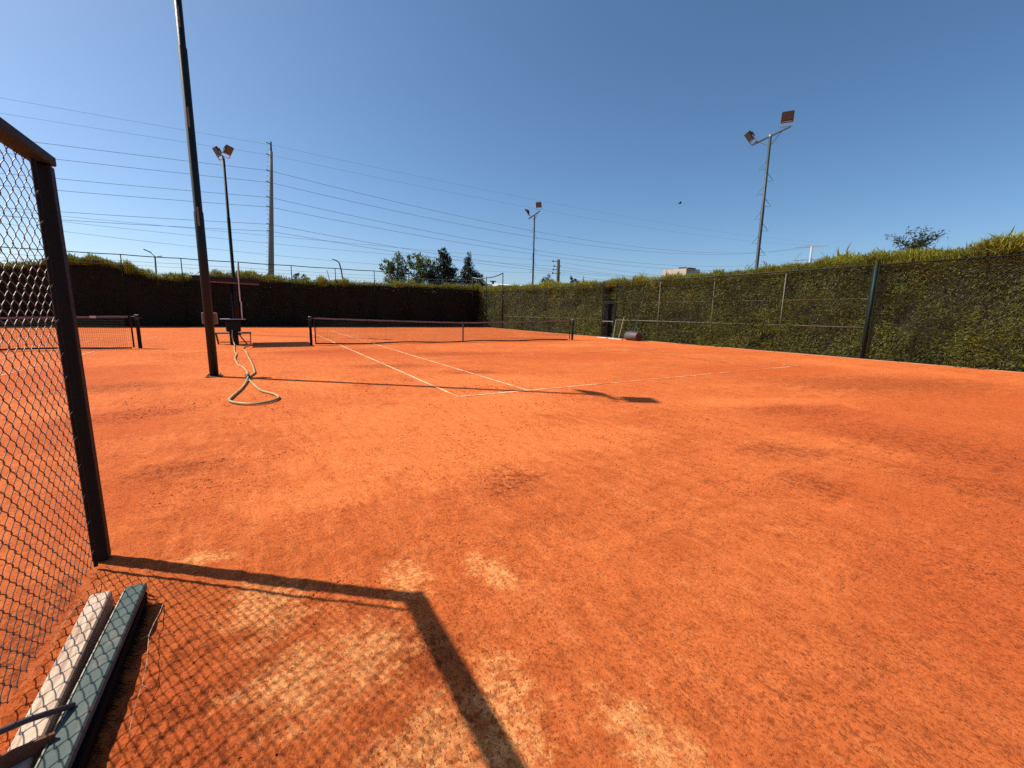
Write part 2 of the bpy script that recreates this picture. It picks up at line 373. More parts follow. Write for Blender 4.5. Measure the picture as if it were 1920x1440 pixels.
# ------------------------------------------------------------------ setting
def setting():
    m = MB(); m.add([(-600, -600, -.012), (600, -600, -.012), (600, 900, -.012), (-600, 900, -.012)], [(0, 1, 2, 3)])
    struct(m.build('ground', M['earth']))
    # clay sheet: fine grid near the camera with real, slight unevenness
    xs = np.concatenate([np.linspace(-40, -11, 40)[:-1], np.linspace(-11, -9.4, 36)[:-1], np.linspace(-9.4, -6.7, 170)[:-1], np.linspace(-6.7, -4, 60)[:-1], np.linspace(-4, 10.2, 90)])
    ys = np.concatenate([np.linspace(-16, -7, 20)[:-1], np.linspace(-7, -6.1, 16)[:-1], np.linspace(-6.1, -3.1, 188)[:-1], np.linspace(-3.1, -.5, 60)[:-1], np.linspace(-.5, 32, 120)])
    X, Y = np.meshgrid(xs, ys, indexing='ij')
    near = np.clip(1.6-np.hypot(X-CAM.x, Y-CAM.y)/7, 0, 1)
    Z = near*(vnoise(X*1.7, Y*1.7, 1)*.004+vnoise(X*6, Y*6, 2)*.0028+vnoise(X*17, Y*17, 3)*.0016)
    rough = np.clip(1.5-np.hypot((X+8.5)/.75, (Y+4.85)/1.2), 0, 1)+.25*near
    Z = Z+rough*(np.abs(vnoise(X*20, Y*20, 4))*.011+vnoise(X*33, Y*33, 5)*.005)*(vnoise(X*3, Y*3, 6)*.5+.7)
    nx, ny = X.shape
    m = MB(); m.v = [tuple(p) for p in np.stack([X, Y, Z], -1).reshape(-1, 3)]
    m.f = [(i*ny+j, (i+1)*ny+j, (i+1)*ny+j+1, i*ny+j+1) for i in range(nx-1) for j in range(ny-1)]
    struct(m.build('clay_court', M['clay'], smooth=True))
    # lines as thin nailed tapes, slightly wavy
    def line(m, p, q, w=.05):
        p = np.array(p, float); q = np.array(q, float); L = np.linalg.norm(q-p); k = max(2, int(L/.35)); d = (q-p)/L; s = np.array([-d[1], d[0]])
        V = []; F = []
        for i in range(k+1):
            c = p+d*L*i/k+s*RNG.normal()*.004
            ww = w*(.5+RNG.normal()*.04)
            V += [(*(c+s*ww), .006), (*(c-s*ww), .006)]
            if i: F.append((2*i-2, 2*i-1, 2*i+1, 2*i))
        m.add(V, F)
    m = MB()
    line(m, (-5.485, -.02), (-5.485, 23.77)); line(m, (-4.115, .03), (-4.115, 23.77)); line(m, (-5.46, 0), (-3.3, 0), .06)
    struct(m.build('court_lines', M['tape']))
    m = MB()
    line(m, (-3.3, 0), (5.485, 0), .06)
    line(m, (-4.09, 5.485), (4.115, 5.6)); line(m, (-.13, 5.55), (.05, 18.2)); line(m, (4.115, .04), (4.115, 23.77)); line(m, (5.485, 0), (5.485, 23.77))
    line(m, (-4.09, 18.25), (4.09, 18.25)); line(m, (-5.485, 23.77), (5.485, 23.77), .06)
    struct(m.build('faint_court_lines', M['tape_faint']))
    m = MB()
    line(m, (-12.63, 0), (-12.5, 11.9)); line(m, (-12.5, 11.9), (-12.05, 22.5)); line(m, (-12.6, 0), (-23.5, 0)); line(m, (-13.9, 0), (-13.8, 23.5)); line(m, (-13.9, 5.5), (-22.2, 5.5))
    struct(m.build('adjacent_court_lines', M['tape_faint']))
    m = MB(); y = -14.0
    while y < 31:
        L = random.uniform(1.4, 3.0)
        m.obox((10.09+random.uniform(-.02, .02), y+L/2, -.006), (.10, L-.015, .05), None, .006); y += L
    struct(m.build('kerb', M['kerb']))
    # loose clay crumbs close to the camera
    N = 34000
    a = RNG.random(N)*1.9-.75+YAW; r = .9+RNG.random(N)**1.15*8.5
    x = CAM.x+np.sin(a)*r; y = CAM.y+np.cos(a)*r
    keep = (vnoise(x*.9, y*.9, 5)+vnoise(x*2.3, y*2.3, 6)*.7+RNG.random(N)*.8-.4 > .12) | (np.hypot(x+8.35, y+4.75) < .7)
    x, y = x[keep], y[keep]; N = len(x)
    size = (.0016+RNG.random(N)**4*.0065)*np.clip(np.hypot(x-CAM.x, y-CAM.y)/4, .7, 1.5)
    base = np.array([(1, 0, 0), (-1, 0, 0), (0, 1, 0), (0, -1, 0), (0, 0, 1), (0, 0, -.7)], float)
    F0 = [(0, 2, 4), (2, 1, 4), (1, 3, 4), (3, 0, 4), (2, 0, 5), (1, 2, 5), (3, 1, 5), (0, 3, 5)]
    m = MB()
    for i in range(N):
        R = RNG.random((6, 1))*.7+.6
        m.add(base*R*np.array([size[i]*(1+RNG.random()), size[i], size[i]*.75])+np.array([x[i], y[i], size[i]*.35]), F0)
    struct(m.build('clay_crumbs', M['clay']), 'stuff')

# ------------------------------------------------------------------ chain link
def chain_link(m, y0, y1, z0, z1, x, cell=.074, r=.0021, per=10, n=4, depth=.0028):
    half = cell/2; k = 0; y = y0
    S = [i/per for i in range(per)]
    while y <= y1+1e-6:
        pts = []; z = z0; ph = (k % 2)*.5; nper = int((z1-z0)/cell)
        for j in range(nper*per+1):
            s = j/per; th = 2*PI*(s+ph)
            tri = .87*math.cos(th)+.10*math.cos(3*th)+.03*math.cos(5*th)
            wob = .0025*math.sin(y*9+s*.35)+.002*math.sin(s*.8+k*1.7)
            pts.append((x+depth*math.sin(th)+.006*math.sin(y*2.1+z*3), y+(half*.5+.0042)*tri+wob, z0+s*cell))
        m.tube(pts, r, n, caps=False)
        y += half; k += 1

def near_fence():
    X = -9.087
    t = thing('chain_link_fence', 'close chain-link fence end with dark steel post and flat top rail along the left edge', 'fence', (X, -3.354, 0))
    m = MB(); m.box(X-.033, X+.033, -3.387, -3.321, 0, 2.035, .008)
    m.build('post', M['black_green'], t)
    m = MB(); m.box(X-.033, X+.033, -6.43, -6.364, 0, 2.035, .008)
    m.build('post', M['black_green'], t)
    m = MB(); m.box(X-.045, X+.04, -6.45, -3.312, 2.038, 2.084, .006)
    m.build('top_rail', M['rail_top'], t)
    m = MB(); m.cyl((X+.004, -3.47, .02), (X+.004, -3.47, 2.03), .009, n=8)
    m.build('tension_bar', M['black_green'], t)
    m = MB(); chain_link(m, -6.34, -3.475, .03, 2.03, X)
    m.build('mesh', M['wire'], t, smooth=True)
    for z in np.arange(.12, 2.0, .148):
        m = MB(); z2 = z+random.uniform(-.02, .02)
        m.tube([(X+.004, -3.478, z2), (X-.012, -3.44, z2+.006), (X-.034, -3.40, z2), (X-.037, -3.37, z2+.006)], .0014, 4)
        m.tube([(X+.004, -3.478, z2), (X+.012, -3.492, z2+.012), (X+.004, -3.50, z2-.004)], .0012, 4)
        m.build('tie_wire', M['wire'], t)

def court_tools():
    # white weathered beam
    m = MB()
    m.obox((-8.952, -4.52, .043), (.074, 1.28, .082), Matrix.Rotation(math.radians(1.0), 3, 'Z'), .006)
    o = m.build('wooden_beam', M['whitewood'], origin=(-8.948, -4.55, 0))
    tag(o, 'weathered white wooden beam lying beside the fence, under mesh shadow', 'beam')
    m = MB(); m.obox((-9.015, -4.98, .035), (.05, .55, .06), Matrix.Rotation(math.radians(1.5), 3, 'Z'), .004)
    o = m.build('wooden_batten', M['edgewood'], origin=(-9.015, -4.98, 0))
    tag(o, 'thin grey wooden batten at the bottom corner against the fence', 'batten')
    t = thing('court_brush', 'long green drag brush with dark bristles and rusty handle by the fence', 'brush', (-8.83, -4.55, 0))
    A = Vector((-8.830, -3.915, .084)); B = Vector((-8.853, -5.2, .084))
    d = (B-A).normalized(); s = Vector((-d.y, d.x, 0))
    m = MB(); m.bar(A, B, .072, .034, .006)
    m.build('head', M['brushgreen'], t)
    m = MB(); m.bar(A+Vector((-.0385, -.02, .006)), B+Vector((-.0385, 0, .006)), .005, .022, .001)
    m.build('edge_strip', M['edgewood'], t)
    m = MB(); k = 0
    for i in range(2600):
        p = A.lerp(B, random.uniform(.01, .99))+Vector((random.uniform(-.028, .03), 0, -.016))
        out = random.gauss(.016, .014)+(.02 if random.random() < .12 else 0)
        q = p+Vector((out, random.gauss(0, .012), -.068+random.uniform(0, .012)))
        mid = (p+q)/2+Vector((-out*.3, 0, 0))
        m.tube([p, mid, q], [.0016, .0014, .0008], 3, caps=False)
    m.box(-8.875, -8.795, -5.19, -3.94, .02, .066)
    m.build('bristles', M['bristle'], t)
    m = MB(); m.tube([(-8.86, -4.62, .105), (-8.93, -4.70, .165), (-9.05, -4.80, .215), (-9.075, -4.83, .23)], .0095, 8)
    m.build('handle_rod', M['darkgrey'], t, smooth=True)
    m = MB(); m.bar((-8.87, -4.735, .095), (-8.99, -4.775, .11), .012, .052, .002)
    m.bar((-8.995, -4.78, .10), (-8.99, -5.05, .11), .012, .05, .002)
    m.build('bracket', M['rust'], t)
    for i, (p, q, h, lab) in enumerate((((-9.03, -3.62, .004), (-9.06, -4.35, .05), .03, 'long pale dry stalk between fence mesh and white beam'),
                                   ((-8.74, -3.98, .004), (-8.70, -4.75, .03), .04, 'thin pale dry stalk beside the dark bristles of the brush'))):
        p = Vector(p); q = Vector(q); pts = [p.lerp(q, k/8)+Vector((.008*math.sin(k*1.3+i), 0, h*math.sin(k/8*PI)+.002*math.sin(k*2.7))) for k in range(9)]
        m = MB(); m.tube(pts, [.0018-.00014*k for k in range(9)], 5)
        for k in (3, 5, 6):
            m.tube([pts[k], pts[k]+Vector((.02*(-1)**k, -.035, .012))], [.001, .0005], 4)
        tag(m.build('dry_stalk', M['straw'], origin=p), lab, 'stalk')

# ------------------------------------------------------------------ floodlight masts
def floodlight(t, c, facing, w=.44, h=.42, post_to=None):
    f = Vector(facing).normalized(); x = Vector((-f.y, f.x, 0)).normalized(); z = f.cross(x)
    if z.z < 0: x = -x; z = -z
    R = Matrix((x, f, z)).transposed(); c = Vector(c)
    m = MB(); m.obox(c, (w, .09, h), R, .015)
    m.obox(c-f*.075, (w*.7, .07, h*.55), R, .01)
    for i in range(5): m.obox(c-f*.115+x*(w*.13*(i-2)), (.012, .06, h*.5), R)
    lamp = m.build('floodlight', M['lamp'], t)
    m = MB(); m.obox(c+f*.047+z*.04, (w*.86, .006, h*.70), R)
    m.build('lamp_glass', M['glass'], lamp)
    m = MB(); m.obox(c+f*.05-z*(h*.38), (w*.84, .012, h*.07), R)
    m.build('reflector_strip', M['silver'], lamp)
    b = Vector(post_to) if post_to else c-z*(h*.5+.14)
    m = MB()
    m.bar(c+x*(w/2+.012), b+x*(w/2+.012), .012, .05); m.bar(c-x*(w/2+.012), b-x*(w/2+.012), .012, .05)
    m.bar(b+x*(w/2+.018), b-x*(w/2+.018), .05, .012)
    m.build('lamp_yoke', M['silver'], lamp)
    return lamp

def mast(label, x, y, H, cross, lamps, rungs=None, mat='mast_paint', lean=(0, 0), r0=.078):
    t = thing('floodlight_mast', label, 'floodlight', (x, y, 0), 'floodlight masts around the courts')
    top = Vector((x+lean[0], y+lean[1], H)); base = Vector((x, y, 0))
    at = lambda z: base.lerp(top, z/H)
    m = MB(); zs = [.015, H*.36, H*.362, H*.68, H*.682, H]; rs = [r0, r0, r0*.88, r0*.88, r0*.74, r0*.74]
    m.tube([at(z) for z in zs], rs, 16)
    m.build('pole', M[mat], t, smooth=True)
    m = MB(); m.box(x-.14, x+.14, y-.14, y+.14, 0, .018, .004)
    for a in (-1, 1):
        for b in (-1, 1): m.cyl((x+a*.1, y+b*.1, .018), (x+a*.1, y+b*.1, .05), .012, n=6)
    m.build('base_plate', M['rust'], t)
    m = MB(); p, q = (top+Vector(c) for c in cross); m.bar(p, q, .06, .06, .006)
    for c in (p, q):
        m.bar(top+Vector((0, 0, -.42)), top.lerp(c, .62), .02, .02)
    m.build('crossarm', M[mat], t)
    m = MB(); m.cyl(top-Vector((0, 0, .02)), top+Vector((0, 0, .06)), r0*.8, n=12); m.build('pole_cap', M['silver'], t)
    for (off, f) in lamps:
        floodlight(t, top+Vector(off), f)
    if rungs:
        z0, z1, step, dirv = rungs; z = z0; k = 0; dv = Vector(dirv)
        while z < z1:
            s = 1 if k % 2 else -1
            a = at(z+.34)+dv*s*.06; b = at(z)+dv*s*.30; c = at(z+.03)+dv*s*.06
            m = MB(); m.tube([a, b, c], .010, 6); m.build('rung', M['darkgrey'], t)
            z += step; k += 1
    return t

def masts():
    t = mast('tall dark green floodlight mast standing nearest, rising out of view, hose beside it', -9.067, 4.017, 8.75, ((0, -.50, -.05), (0, .50, -.05)),
         (((.06, -.42, .30), (.75, -.35, -.62)), ((-.28, .42, .30), (-.78, -.2, -.62))), None, 'green_steel')
    m = MB(); m.box(-9.19, -8.93, 4.10, 4.20, 1.045, 1.275, .012); b = m.build('junction_box', M['plasticbox'], t)
    m = MB(); m.box(-9.10, -9.04, 4.075, 4.10, .2, 1.05); m.build('conduit', M['green_steel'], t)
    # faded stickers on the pole
    for z, w in ((2.9, .05), (4.62, .05), (6.25, .05)):
        m = MB(); r = .0785 if z < 3.1 else (.0692 if z < 5.9 else .0585)
        V = []; F = []
        for i in range(5):
            a = math.radians(-95-12+i*6); V += [(-9.067+math.cos(a)*r, 4.017+math.sin(a)*r, z), (-9.067+math.cos(a)*r, 4.017+math.sin(a)*r, z+.34)]
            if i: F.append((2*i-2, 2*i, 2*i+1, 2*i-1))
        m.add(V, F); m.build('sticker', M['pale_post'], t)
    mast('slender dark floodlight mast behind the players shelter, two lamps forming a V', -9.09, 19.8, 8.45, ((0, -.55, -.03), (0, .55, -.03)),
         (((.24, -.34, .34), (.66, -.50, -.56)), ((-.24, .34, .38), (-.80, -.34, -.50))), None, 'black_green', r0=.085)
    mast('green floodlight mast with triangular climbing rungs behind the right hedge, closest on that side', 11.3, 5.0, 9.1, ((0, -.80, .12), (0, .80, -.12)),
         (((-.05, -.66, .52), (-.72, -.46, -.42)), ((-.1, .88, .24), (-.62, .42, -.62))), (3.6, 8.0, .52, (.50, -.86, 0)), 'mast_paint', (0, .05))
    mast('distant dark floodlight mast behind the hedge near the court corner', 11.3, 23.3, 9.1, ((0, -.75, .14), (0, .85, -.16)),
         (((-.05, -.62, .62), (-.72, -.50, -.42)), ((-.1, .95, .38), (-.5, .75, -.5))), (3.6, 8.0, .52, (.50, -.86, 0)), 'black_green', r0=.075)

# ------------------------------------------------------------------ nets
def net(xa, xb, y, label, tagx=None):
    t = thing('tennis_net', label, 'net', ((xa+xb)/2, y, 0), 'tennis nets')
    xc = (xa+xb)/2
    top = lambda x: .915+.145*(abs(x-xc)/(abs(xb-xa)/2))**1.3
    bot = lambda x: .035+.05*max(0, math.cos((x-xc)/2.6))*0+ .02*math.sin(x*1.7)
    dev = lambda x, z: .03*math.sin(x*1.3+z*2)
    m = MB(); n = int(abs(xb-xa-.3)/.05)
    xs = [xa+.12+(xb-xa-.24)*i/n for i in range(n+1)]
    for x in xs:
        m.tube([(x, y+dev(x, z), z) for z in (bot(x), (bot(x)+top(x))/2, top(x)-.03)], .0030, 3, caps=False)
    for k in range(18):
        f = (k+.5)/18
        m.tube([(x, y+dev(x, .1), bot(x)+(top(x)-.06-bot(x))*f) for x in xs[::6]], .0030, 3, caps=False)
    m.build('mesh', M['net'], t)
    def ribbon(fn, h, th, mat, name):
        m = MB(); V = []; F = []; xx = xs[::4]
        for i, x in enumerate(xx):
            z = fn(x); yy = y+dev(x, .5)*.4
            V += [(x, yy-th, z-h/2), (x, yy-th*.6, z+h/2), (x, yy+th*.6, z+h/2), (x, yy+th, z-h/2)]
            if i:
                a = 4*i-4; b = 4*i
                F += [(a, b, b+1, a+1), (a+1, b+1, b+2, a+2), (a+2, b+2, b+3, a+3), (a+3, b+3, b, a)]
        m.add(V, F); return m.build(name, M[mat], t)
    band = ribbon(lambda x: top(x)-.025+.004*math.sin(x*7), .058, .012, 'band', 'headband')
    ribbon(lambda x: bot(x), .05, .008, 'bandlow', 'bottom_band')
    for x in (xs[0], xs[-1]):
        m = MB(); m.box(x-.022, x+.022, y-.012, y+.012, .03, top(x), .003); m.build('side_band', M['bandlow'], t)
    m = MB(); m.box(xc-.025, xc+.025, y-.02, y-.008, .0, .93); m.box(xc-.025, xc+.025, y+.014, y+.026, .0, .93); m.box(xc-.027, xc+.027, y-.02, y+.026, .92, .935)
    m.build('center_strap', M['strap'], t)
    if tagx:
        m = MB(); m.box(tagx-.07, tagx+.07, y-.020, y-.014, top(tagx)-.06, top(tagx)+.01); m.build('label', M['whitepipe'], t)
    for sx in (xa, xb):
        m = MB(); m.tube([(sx, y, 1.035), (xs[0] if sx == xa else xs[-1], y, top(sx)-.03)], .006, 5); m.build('net_cord', M['silver'], t)

def net_post(x, y, s, label, mat='black_green'):
    t = thing('net_post', label, 'post', (x, y, 0), 'net posts')
    m = MB(); m.box(x-.045, x+.045, y-.045, y+.045, 0, 1.07, .008); m.build('shaft', M[mat], t)
    m = MB(); m.box(x-.05, x+.05, y-.05, y+.05, 1.071, 1.095, .006); m.build('cap', M['silver'], t)
    m = MB(); m.cyl((x, y-.07, .98), (x, y-.045, .98), .05, n=12); m.tube([(x, y-.075, .98), (x+s*.14, y-.075, 1.0), (x+s*.14, y-.13, 1.0)], .010, 6)
    m.build('winder', M['darkgrey'], t)

# ------------------------------------------------------------------ shelter, bench, hose
def shelter():
    t = thing('players_shelter', 'small dark brown flat roofed shelter on one post between the two courts', 'shelter', (-9.15, 13.5, 0))
    m = MB(); m.obox((-9.07, 13.85, 2.42), (2.02, 2.6, .06), Matrix.Rotation(.02, 3, 'Y'), .006)
    m.build('roof', M['roofbrown'], t)
    m = MB(); m.obox((-9.07, 12.53, 2.375), (2.04, .03, .16), Matrix.Rotation(.02, 3, 'Y'), .004); m.build('fascia', M['roofbrown'], t)
    m = MB(); m.obox((-8.90, 12.53, 2.265), (1.62, .05, .045), Matrix.Rotation(.022, 3, 'Y'), .006); m.build('edge_beam', M['roofedge'], t)
    m = MB(); m.cyl((-8.98, 13.5, 0), (-8.98, 13.5, 2.47), .05, n=12); m.build('post', M['black_green'], t, smooth=True)
    m = MB()
    for dx in (-.7, .7): m.bar((-8.98, 13.5, 1.95), (-8.98+dx, 13.5, 2.46), .04, .04)
    m.build('brace', M['black_green'], t)
    m = MB(); m.tube([(-8.70, 12.48, .94), (-8.70, 12.48, 1.3), (-8.69, 12.48, 1.58), (-8.72, 12.47, 1.62), (-8.72, 12.47, 2.2), (-8.71, 12.47, 2.7), (-8.70, 12.47, 3.08)], .019, 8)
    tag(m.build('water_pipe', M['whitepipe'], origin=(-8.72, 13.1, 0), smooth=True), 'thin white upright pipe passing the front of the brown shelter roof', 'pipe')
    b = thing('bench', 'low slatted bench with metal frame under the shelter roof', 'bench', (-9.05, 13.2, 0))
    m = MB()
    for i in range(5): m.box(-9.62, -8.46, 12.93+i*.095, 12.93+i*.095+.07, .425, .45, .004)
    m.build('seat', M['benchwood'], b)
    m = MB(); m.box(-9.62, -8.46, 12.95, 13.0, .40, .424); m.box(-9.62, -8.46, 13.3, 13.35, .40, .424); m.box(-9.5, -8.5, 13.3, 13.34, .05, .085); m.build('frame', M['darkgrey'], b)
    for x in (-9.60, -8.49):
        for y in (12.96, 13.15, 13.36):
            m = MB(); m.bar((x, y, .424), (x+.06*(1 if x < -9 else -.2), y, 0), .03, .03); m.build('leg', M['darkgrey'], b)
    w = thing('water_stand', 'dark pedestal with a flat grey board on top, hose leading from it', 'stand', (-9.03, 12.7, 0))
    m = MB(); m.box(-9.15, -8.88, 12.62, 12.86, 0, .50, .01); m.obox((-9.01, 12.74, .70), (.46, .28, .42), None, .03); m.build('cabinet', M['black_green'], w)
    m = MB(); m.obox((-9.0, 12.74, .955), (.80, .42, .03), None, .006); m.build('board', M['greytop'], w)
    m = MB(); m.tube([(-9.05, 12.62, .52), (-9.05, 12.55, .54), (-9.05, 12.52, .49)], .02, 8); m.build('tap', M['silver'], w)
    # hose: one long line
    K = [(-9.05, 12.52, .50), (-9.06, 12.48, .33), (-9.03, 12.40, .12), (-8.99, 12.1, .03), (-8.99, 11.6, .024), (-8.94, 10.4, .024), (-8.90, 9.4, .024), (-8.83, 8.5, .024), (-8.83, 7.4, .024), (-8.76, 6.4, .024), (-8.70, 5.7, .024), (-8.61, 5.27, .024),
         (-8.52, 4.5, .024), (-8.49, 3.9, .03), (-8.475, 3.45, .06), (-8.50, 2.9, .03), (-8.56, 2.15, .024), (-8.66, 1.45, .024), (-8.69, 1.12, .024), (-8.62, .90, .024), (-8.48, .73, .024), (-8.33, .67, .024), (-8.18, .76, .024),
         (-8.065, .95, .024), (-8.055, 1.18, .024), (-8.12, 1.42, .024), (-8.27, 1.78, .024), (-8.36, 2.35, .024), (-8.44, 3.0, .024), (-8.485, 3.45, .024), (-8.43, 3.75, .024), (-8.37, 4.15, .024), (-8.38, 4.75, .024), (-8.40, 5.3, .024), (-8.45, 6.4, .024),
         (-8.53, 7.8, .024), (-8.60, 9.3, .024), (-8.70, 10.3, .024), (-8.70, 11.0, .024), (-8.62, 11.6, .024), (-8.53, 11.95, .024)]
    pts = []
    for i in range(len(K)-1):
        p0, p1, p2, p3 = (Vector(K[max(0, min(len(K)-1, j))]) for j in (i-1, i, i+1, i+2))
        for k in range(6):
            u = k/6
            pts.append(.5*((2*p1)+(p2-p0)*u+(2*p0-5*p1+4*p2-p3)*u*u+(3*p1-p0-3*p2+p3)*u**3))
    pts.append(Vector(K[-1]))
    h = thing('garden_hose', 'long yellow green hose lying in a loop on the clay', 'hose', (-8.5, 3.4, 0))
    m = MB(); m.tube(pts, .0175, 10); m.build('hose_line', M['hose'], h, smooth=True)
    m = MB(); m.tube([(-8.53, 11.93, .024), (-8.60, 12.2, .05), (-8.75, 12.45, .25), (-8.88, 12.62, .45)], .022, 8); m.build('supply_pipe', M['hosedark'], h, smooth=True)
    m = MB(); m.tube([(-8.47, 3.33, .05), (-8.495, 3.45, .062), (-8.50, 3.58, .05)], .034, 10); m.build('coupling', M['hosedark'], h, smooth=True)

# ------------------------------------------------------------------ hedges
def hedge_core(m, prof, along, x0, x1, z_of):
    """prof: list of stations along the hedge; closed lumpy prism"""
    st = []
    for s in prof:
        zt = z_of(s)
        j = lambda k: .08*math.sin(s*1.9+k)+.05*math.sin(s*4.3+k*2)
        ring = [(x0+j(1), 0), (x0+j(2)-.03, zt*.4), (x0+j(3), zt*.8), (x0+.12+j(4), zt), (x1-.12+j(5), zt), (x1+j(6), zt*.7), (x1+j(7), 0)]
        st.append([(a, s, b) if along == 'y' else (s, a, b) for a, b in ring])
    V = [p for r in st for p in r]; n = 7; F = []
    for i in range(len(st)-1):
        for k in range(n):
            F.append((i*n+k, i*n+(k+1) % n, (i+1)*n+(k+1) % n, (i+1)*n+k))
    F.append(tuple(range(n))); F.append(tuple((len(st)-1)*n+k for k in range(n))[::-1])
    m.add(V, F)

def interp(tab):
    xs = [p[0] for p in tab]; ys = [p[1] for p in tab]
    return lambda s: float(np.interp(s, xs, ys))

RTOP = interp([(-16, 3.7), (-5, 3.75), (-2.9, 3.76), (-2.2, 3.72), (-1.7, 3.62), (-.4, 3.58), (.4, 3.66), (1.06, 3.62), (2.2, 3.62), (3.2, 3.55), (4.5, 3.46), (6.3, 3.45), (7.8, 3.38), (9.3, 3.40), (12.8, 3.50), (13.5, 3.44), (15.7, 3.42), (18, 3.46), (22, 3.52), (26, 3.6), (31.3, 3.72)])
FTOP = interp([(-45, 4.0), (-24, 3.9), (-20.4, 3.87), (-18.5, 4.25), (-16.8, 4.4), (-15.8, 4.2), (-15, 3.95), (-13.7, 3.55), (-12.6, 3.55), (-11.4, 3.8), (-10.6, 3.95), (-9.2, 3.95), (-8, 3.85), (-6.6, 3.75), (-4, 3.72), (.5, 3.82), (5.2, 3.9), (11, 3.92)])

def right_hedge():
    t = thing('hedge', 'long clipped green hedge along the right side, sunlit with yellowish shoots on top', 'hedge', (10.6, 8, 0), 'clipped hedges round the courts')
    m = MB(); hedge_core(m, np.arange(-14, 13.0, .5), 'y', 10.55, 11.05, lambda s: RTOP(s)-.22)
    hedge_core(m, np.arange(13.6, 31.2, .5), 'y', 10.55, 11.05, lambda s: RTOP(s)-.22)
    hedge_core(m, np.arange(12.6, 13.9, .4), 'y', 10.75, 11.05, lambda s: RTOP(s)-.22)
    m.build('branches', M['hedgecore'], t)
    # front foliage
    def front(y0, y1, dens, L):
        N = int((y1-y0)*3.5*dens)
        y = RNG.uniform(y0, y1, N); z = RNG.uniform(.0, 1, N); top = np.array([RTOP(a) for a in y]); z = z*top*.98
        bulge = vnoise(y*.7, z*.9, 3)*.12+vnoise(y*2.1, z*2.1, 4)*.07
        low = np.clip(1.2-z/1.2, 0, 1)*.24*np.clip(vnoise(y*.5, z*0+2, 8)+.4, 0, 1)
        dep = RNG.random(N)**1.5*.32
        x = 10.27-bulge-low+dep
        hole = vnoise(y*1.3+5, z*1.5, 12)+vnoise(y*3.5, z*3.5, 14)*.6
        gate = (y > 12.62) & (y < 13.72)
        keep = ~(gate & (z < 2.25)) & ((hole > -.75) | (RNG.random(N) < .35))
        x = np.where(gate, x+.22, x)
        x, y, z, dep = x[keep], y[keep], z[keep], dep[keep]; N = len(x)
        ang = vnoise(y*1.5, z*1.5, 61)*1.6
        D = np.stack([-RNG.random(N)*.7-.1, np.cos(ang)*.7+RNG.normal(size=N)*.6, np.sin(ang)*.5+RNG.normal(size=N)*.5-.05], 1)
        var = np.clip(.48+vnoise(y*.8, z*.8, 21)*.22+vnoise(y*2.5, z*2.5, 22)*.14+RNG.normal(size=N)*.11, 0, .78)
        tw = RNG.random(N) < .07+.16*np.clip(vnoise(y*.6, z*.8, 31)+np.clip(z-1.2, -1, 1)*.3, 0, 1); var = np.where(tw, RNG.uniform(.8, .97, N), var)
        ln = RNG.uniform(.6, 1.35, N)*L; wd = np.where(tw, .009, ln*RNG.uniform(.15, .27, N))
        return leaves(np.stack([x, y, z], 1), D, np.where(tw, ln*1.5, ln), wd), var
    A = [front(-9, 7, 1500, .10), front(7, 16, 1000, .115), front(16, 31.2, 520, .13), front(-14, -9, 150, .14)]
    quadmesh('foliage', np.concatenate([a[0] for a in A]), M['leaf_hedge'], t, np.concatenate([a[1] for a in A]))
    # top shoots
    def shoots(y0, y1, dens):
        N = int((y1-y0)*dens); y = RNG.uniform(y0, y1, N); x = RNG.uniform(10.25, 11.1, N); top = np.array([RTOP(a) for a in y])
        tuft = np.clip(vnoise(y*2.2, x*2, 41)*.6+vnoise(y*.7, x, 42)*.5+.35, .0, 1.2)
        L = (.14+.19*tuft)*RNG.uniform(.5, 1.2, N)*np.where(RNG.random(N) < .04, 1.7, 1); z = top-.30+RNG.uniform(-.16, .24, N)*(.75+.35*tuft)+tuft*.02
        D = np.stack([RNG.normal(size=N)*.45-.1, RNG.normal(size=N)*.5, np.ones(N)], 1)
        return leaves(np.stack([x, y, z], 1), D, L, L*RNG.uniform(.07, .13, N)), np.clip(.35+.3*tuft+RNG.normal(size=N)*.2, 0, 1)
    A = [shoots(-9, 8, 2200), shoots(8, 31.2, 1300)]
    # side sprays growing off the shoots
    quadmesh('new_shoots', np.concatenate([a[0] for a in A]), M['leaf_shoot'], t, np.concatenate([a[1] for a in A]))

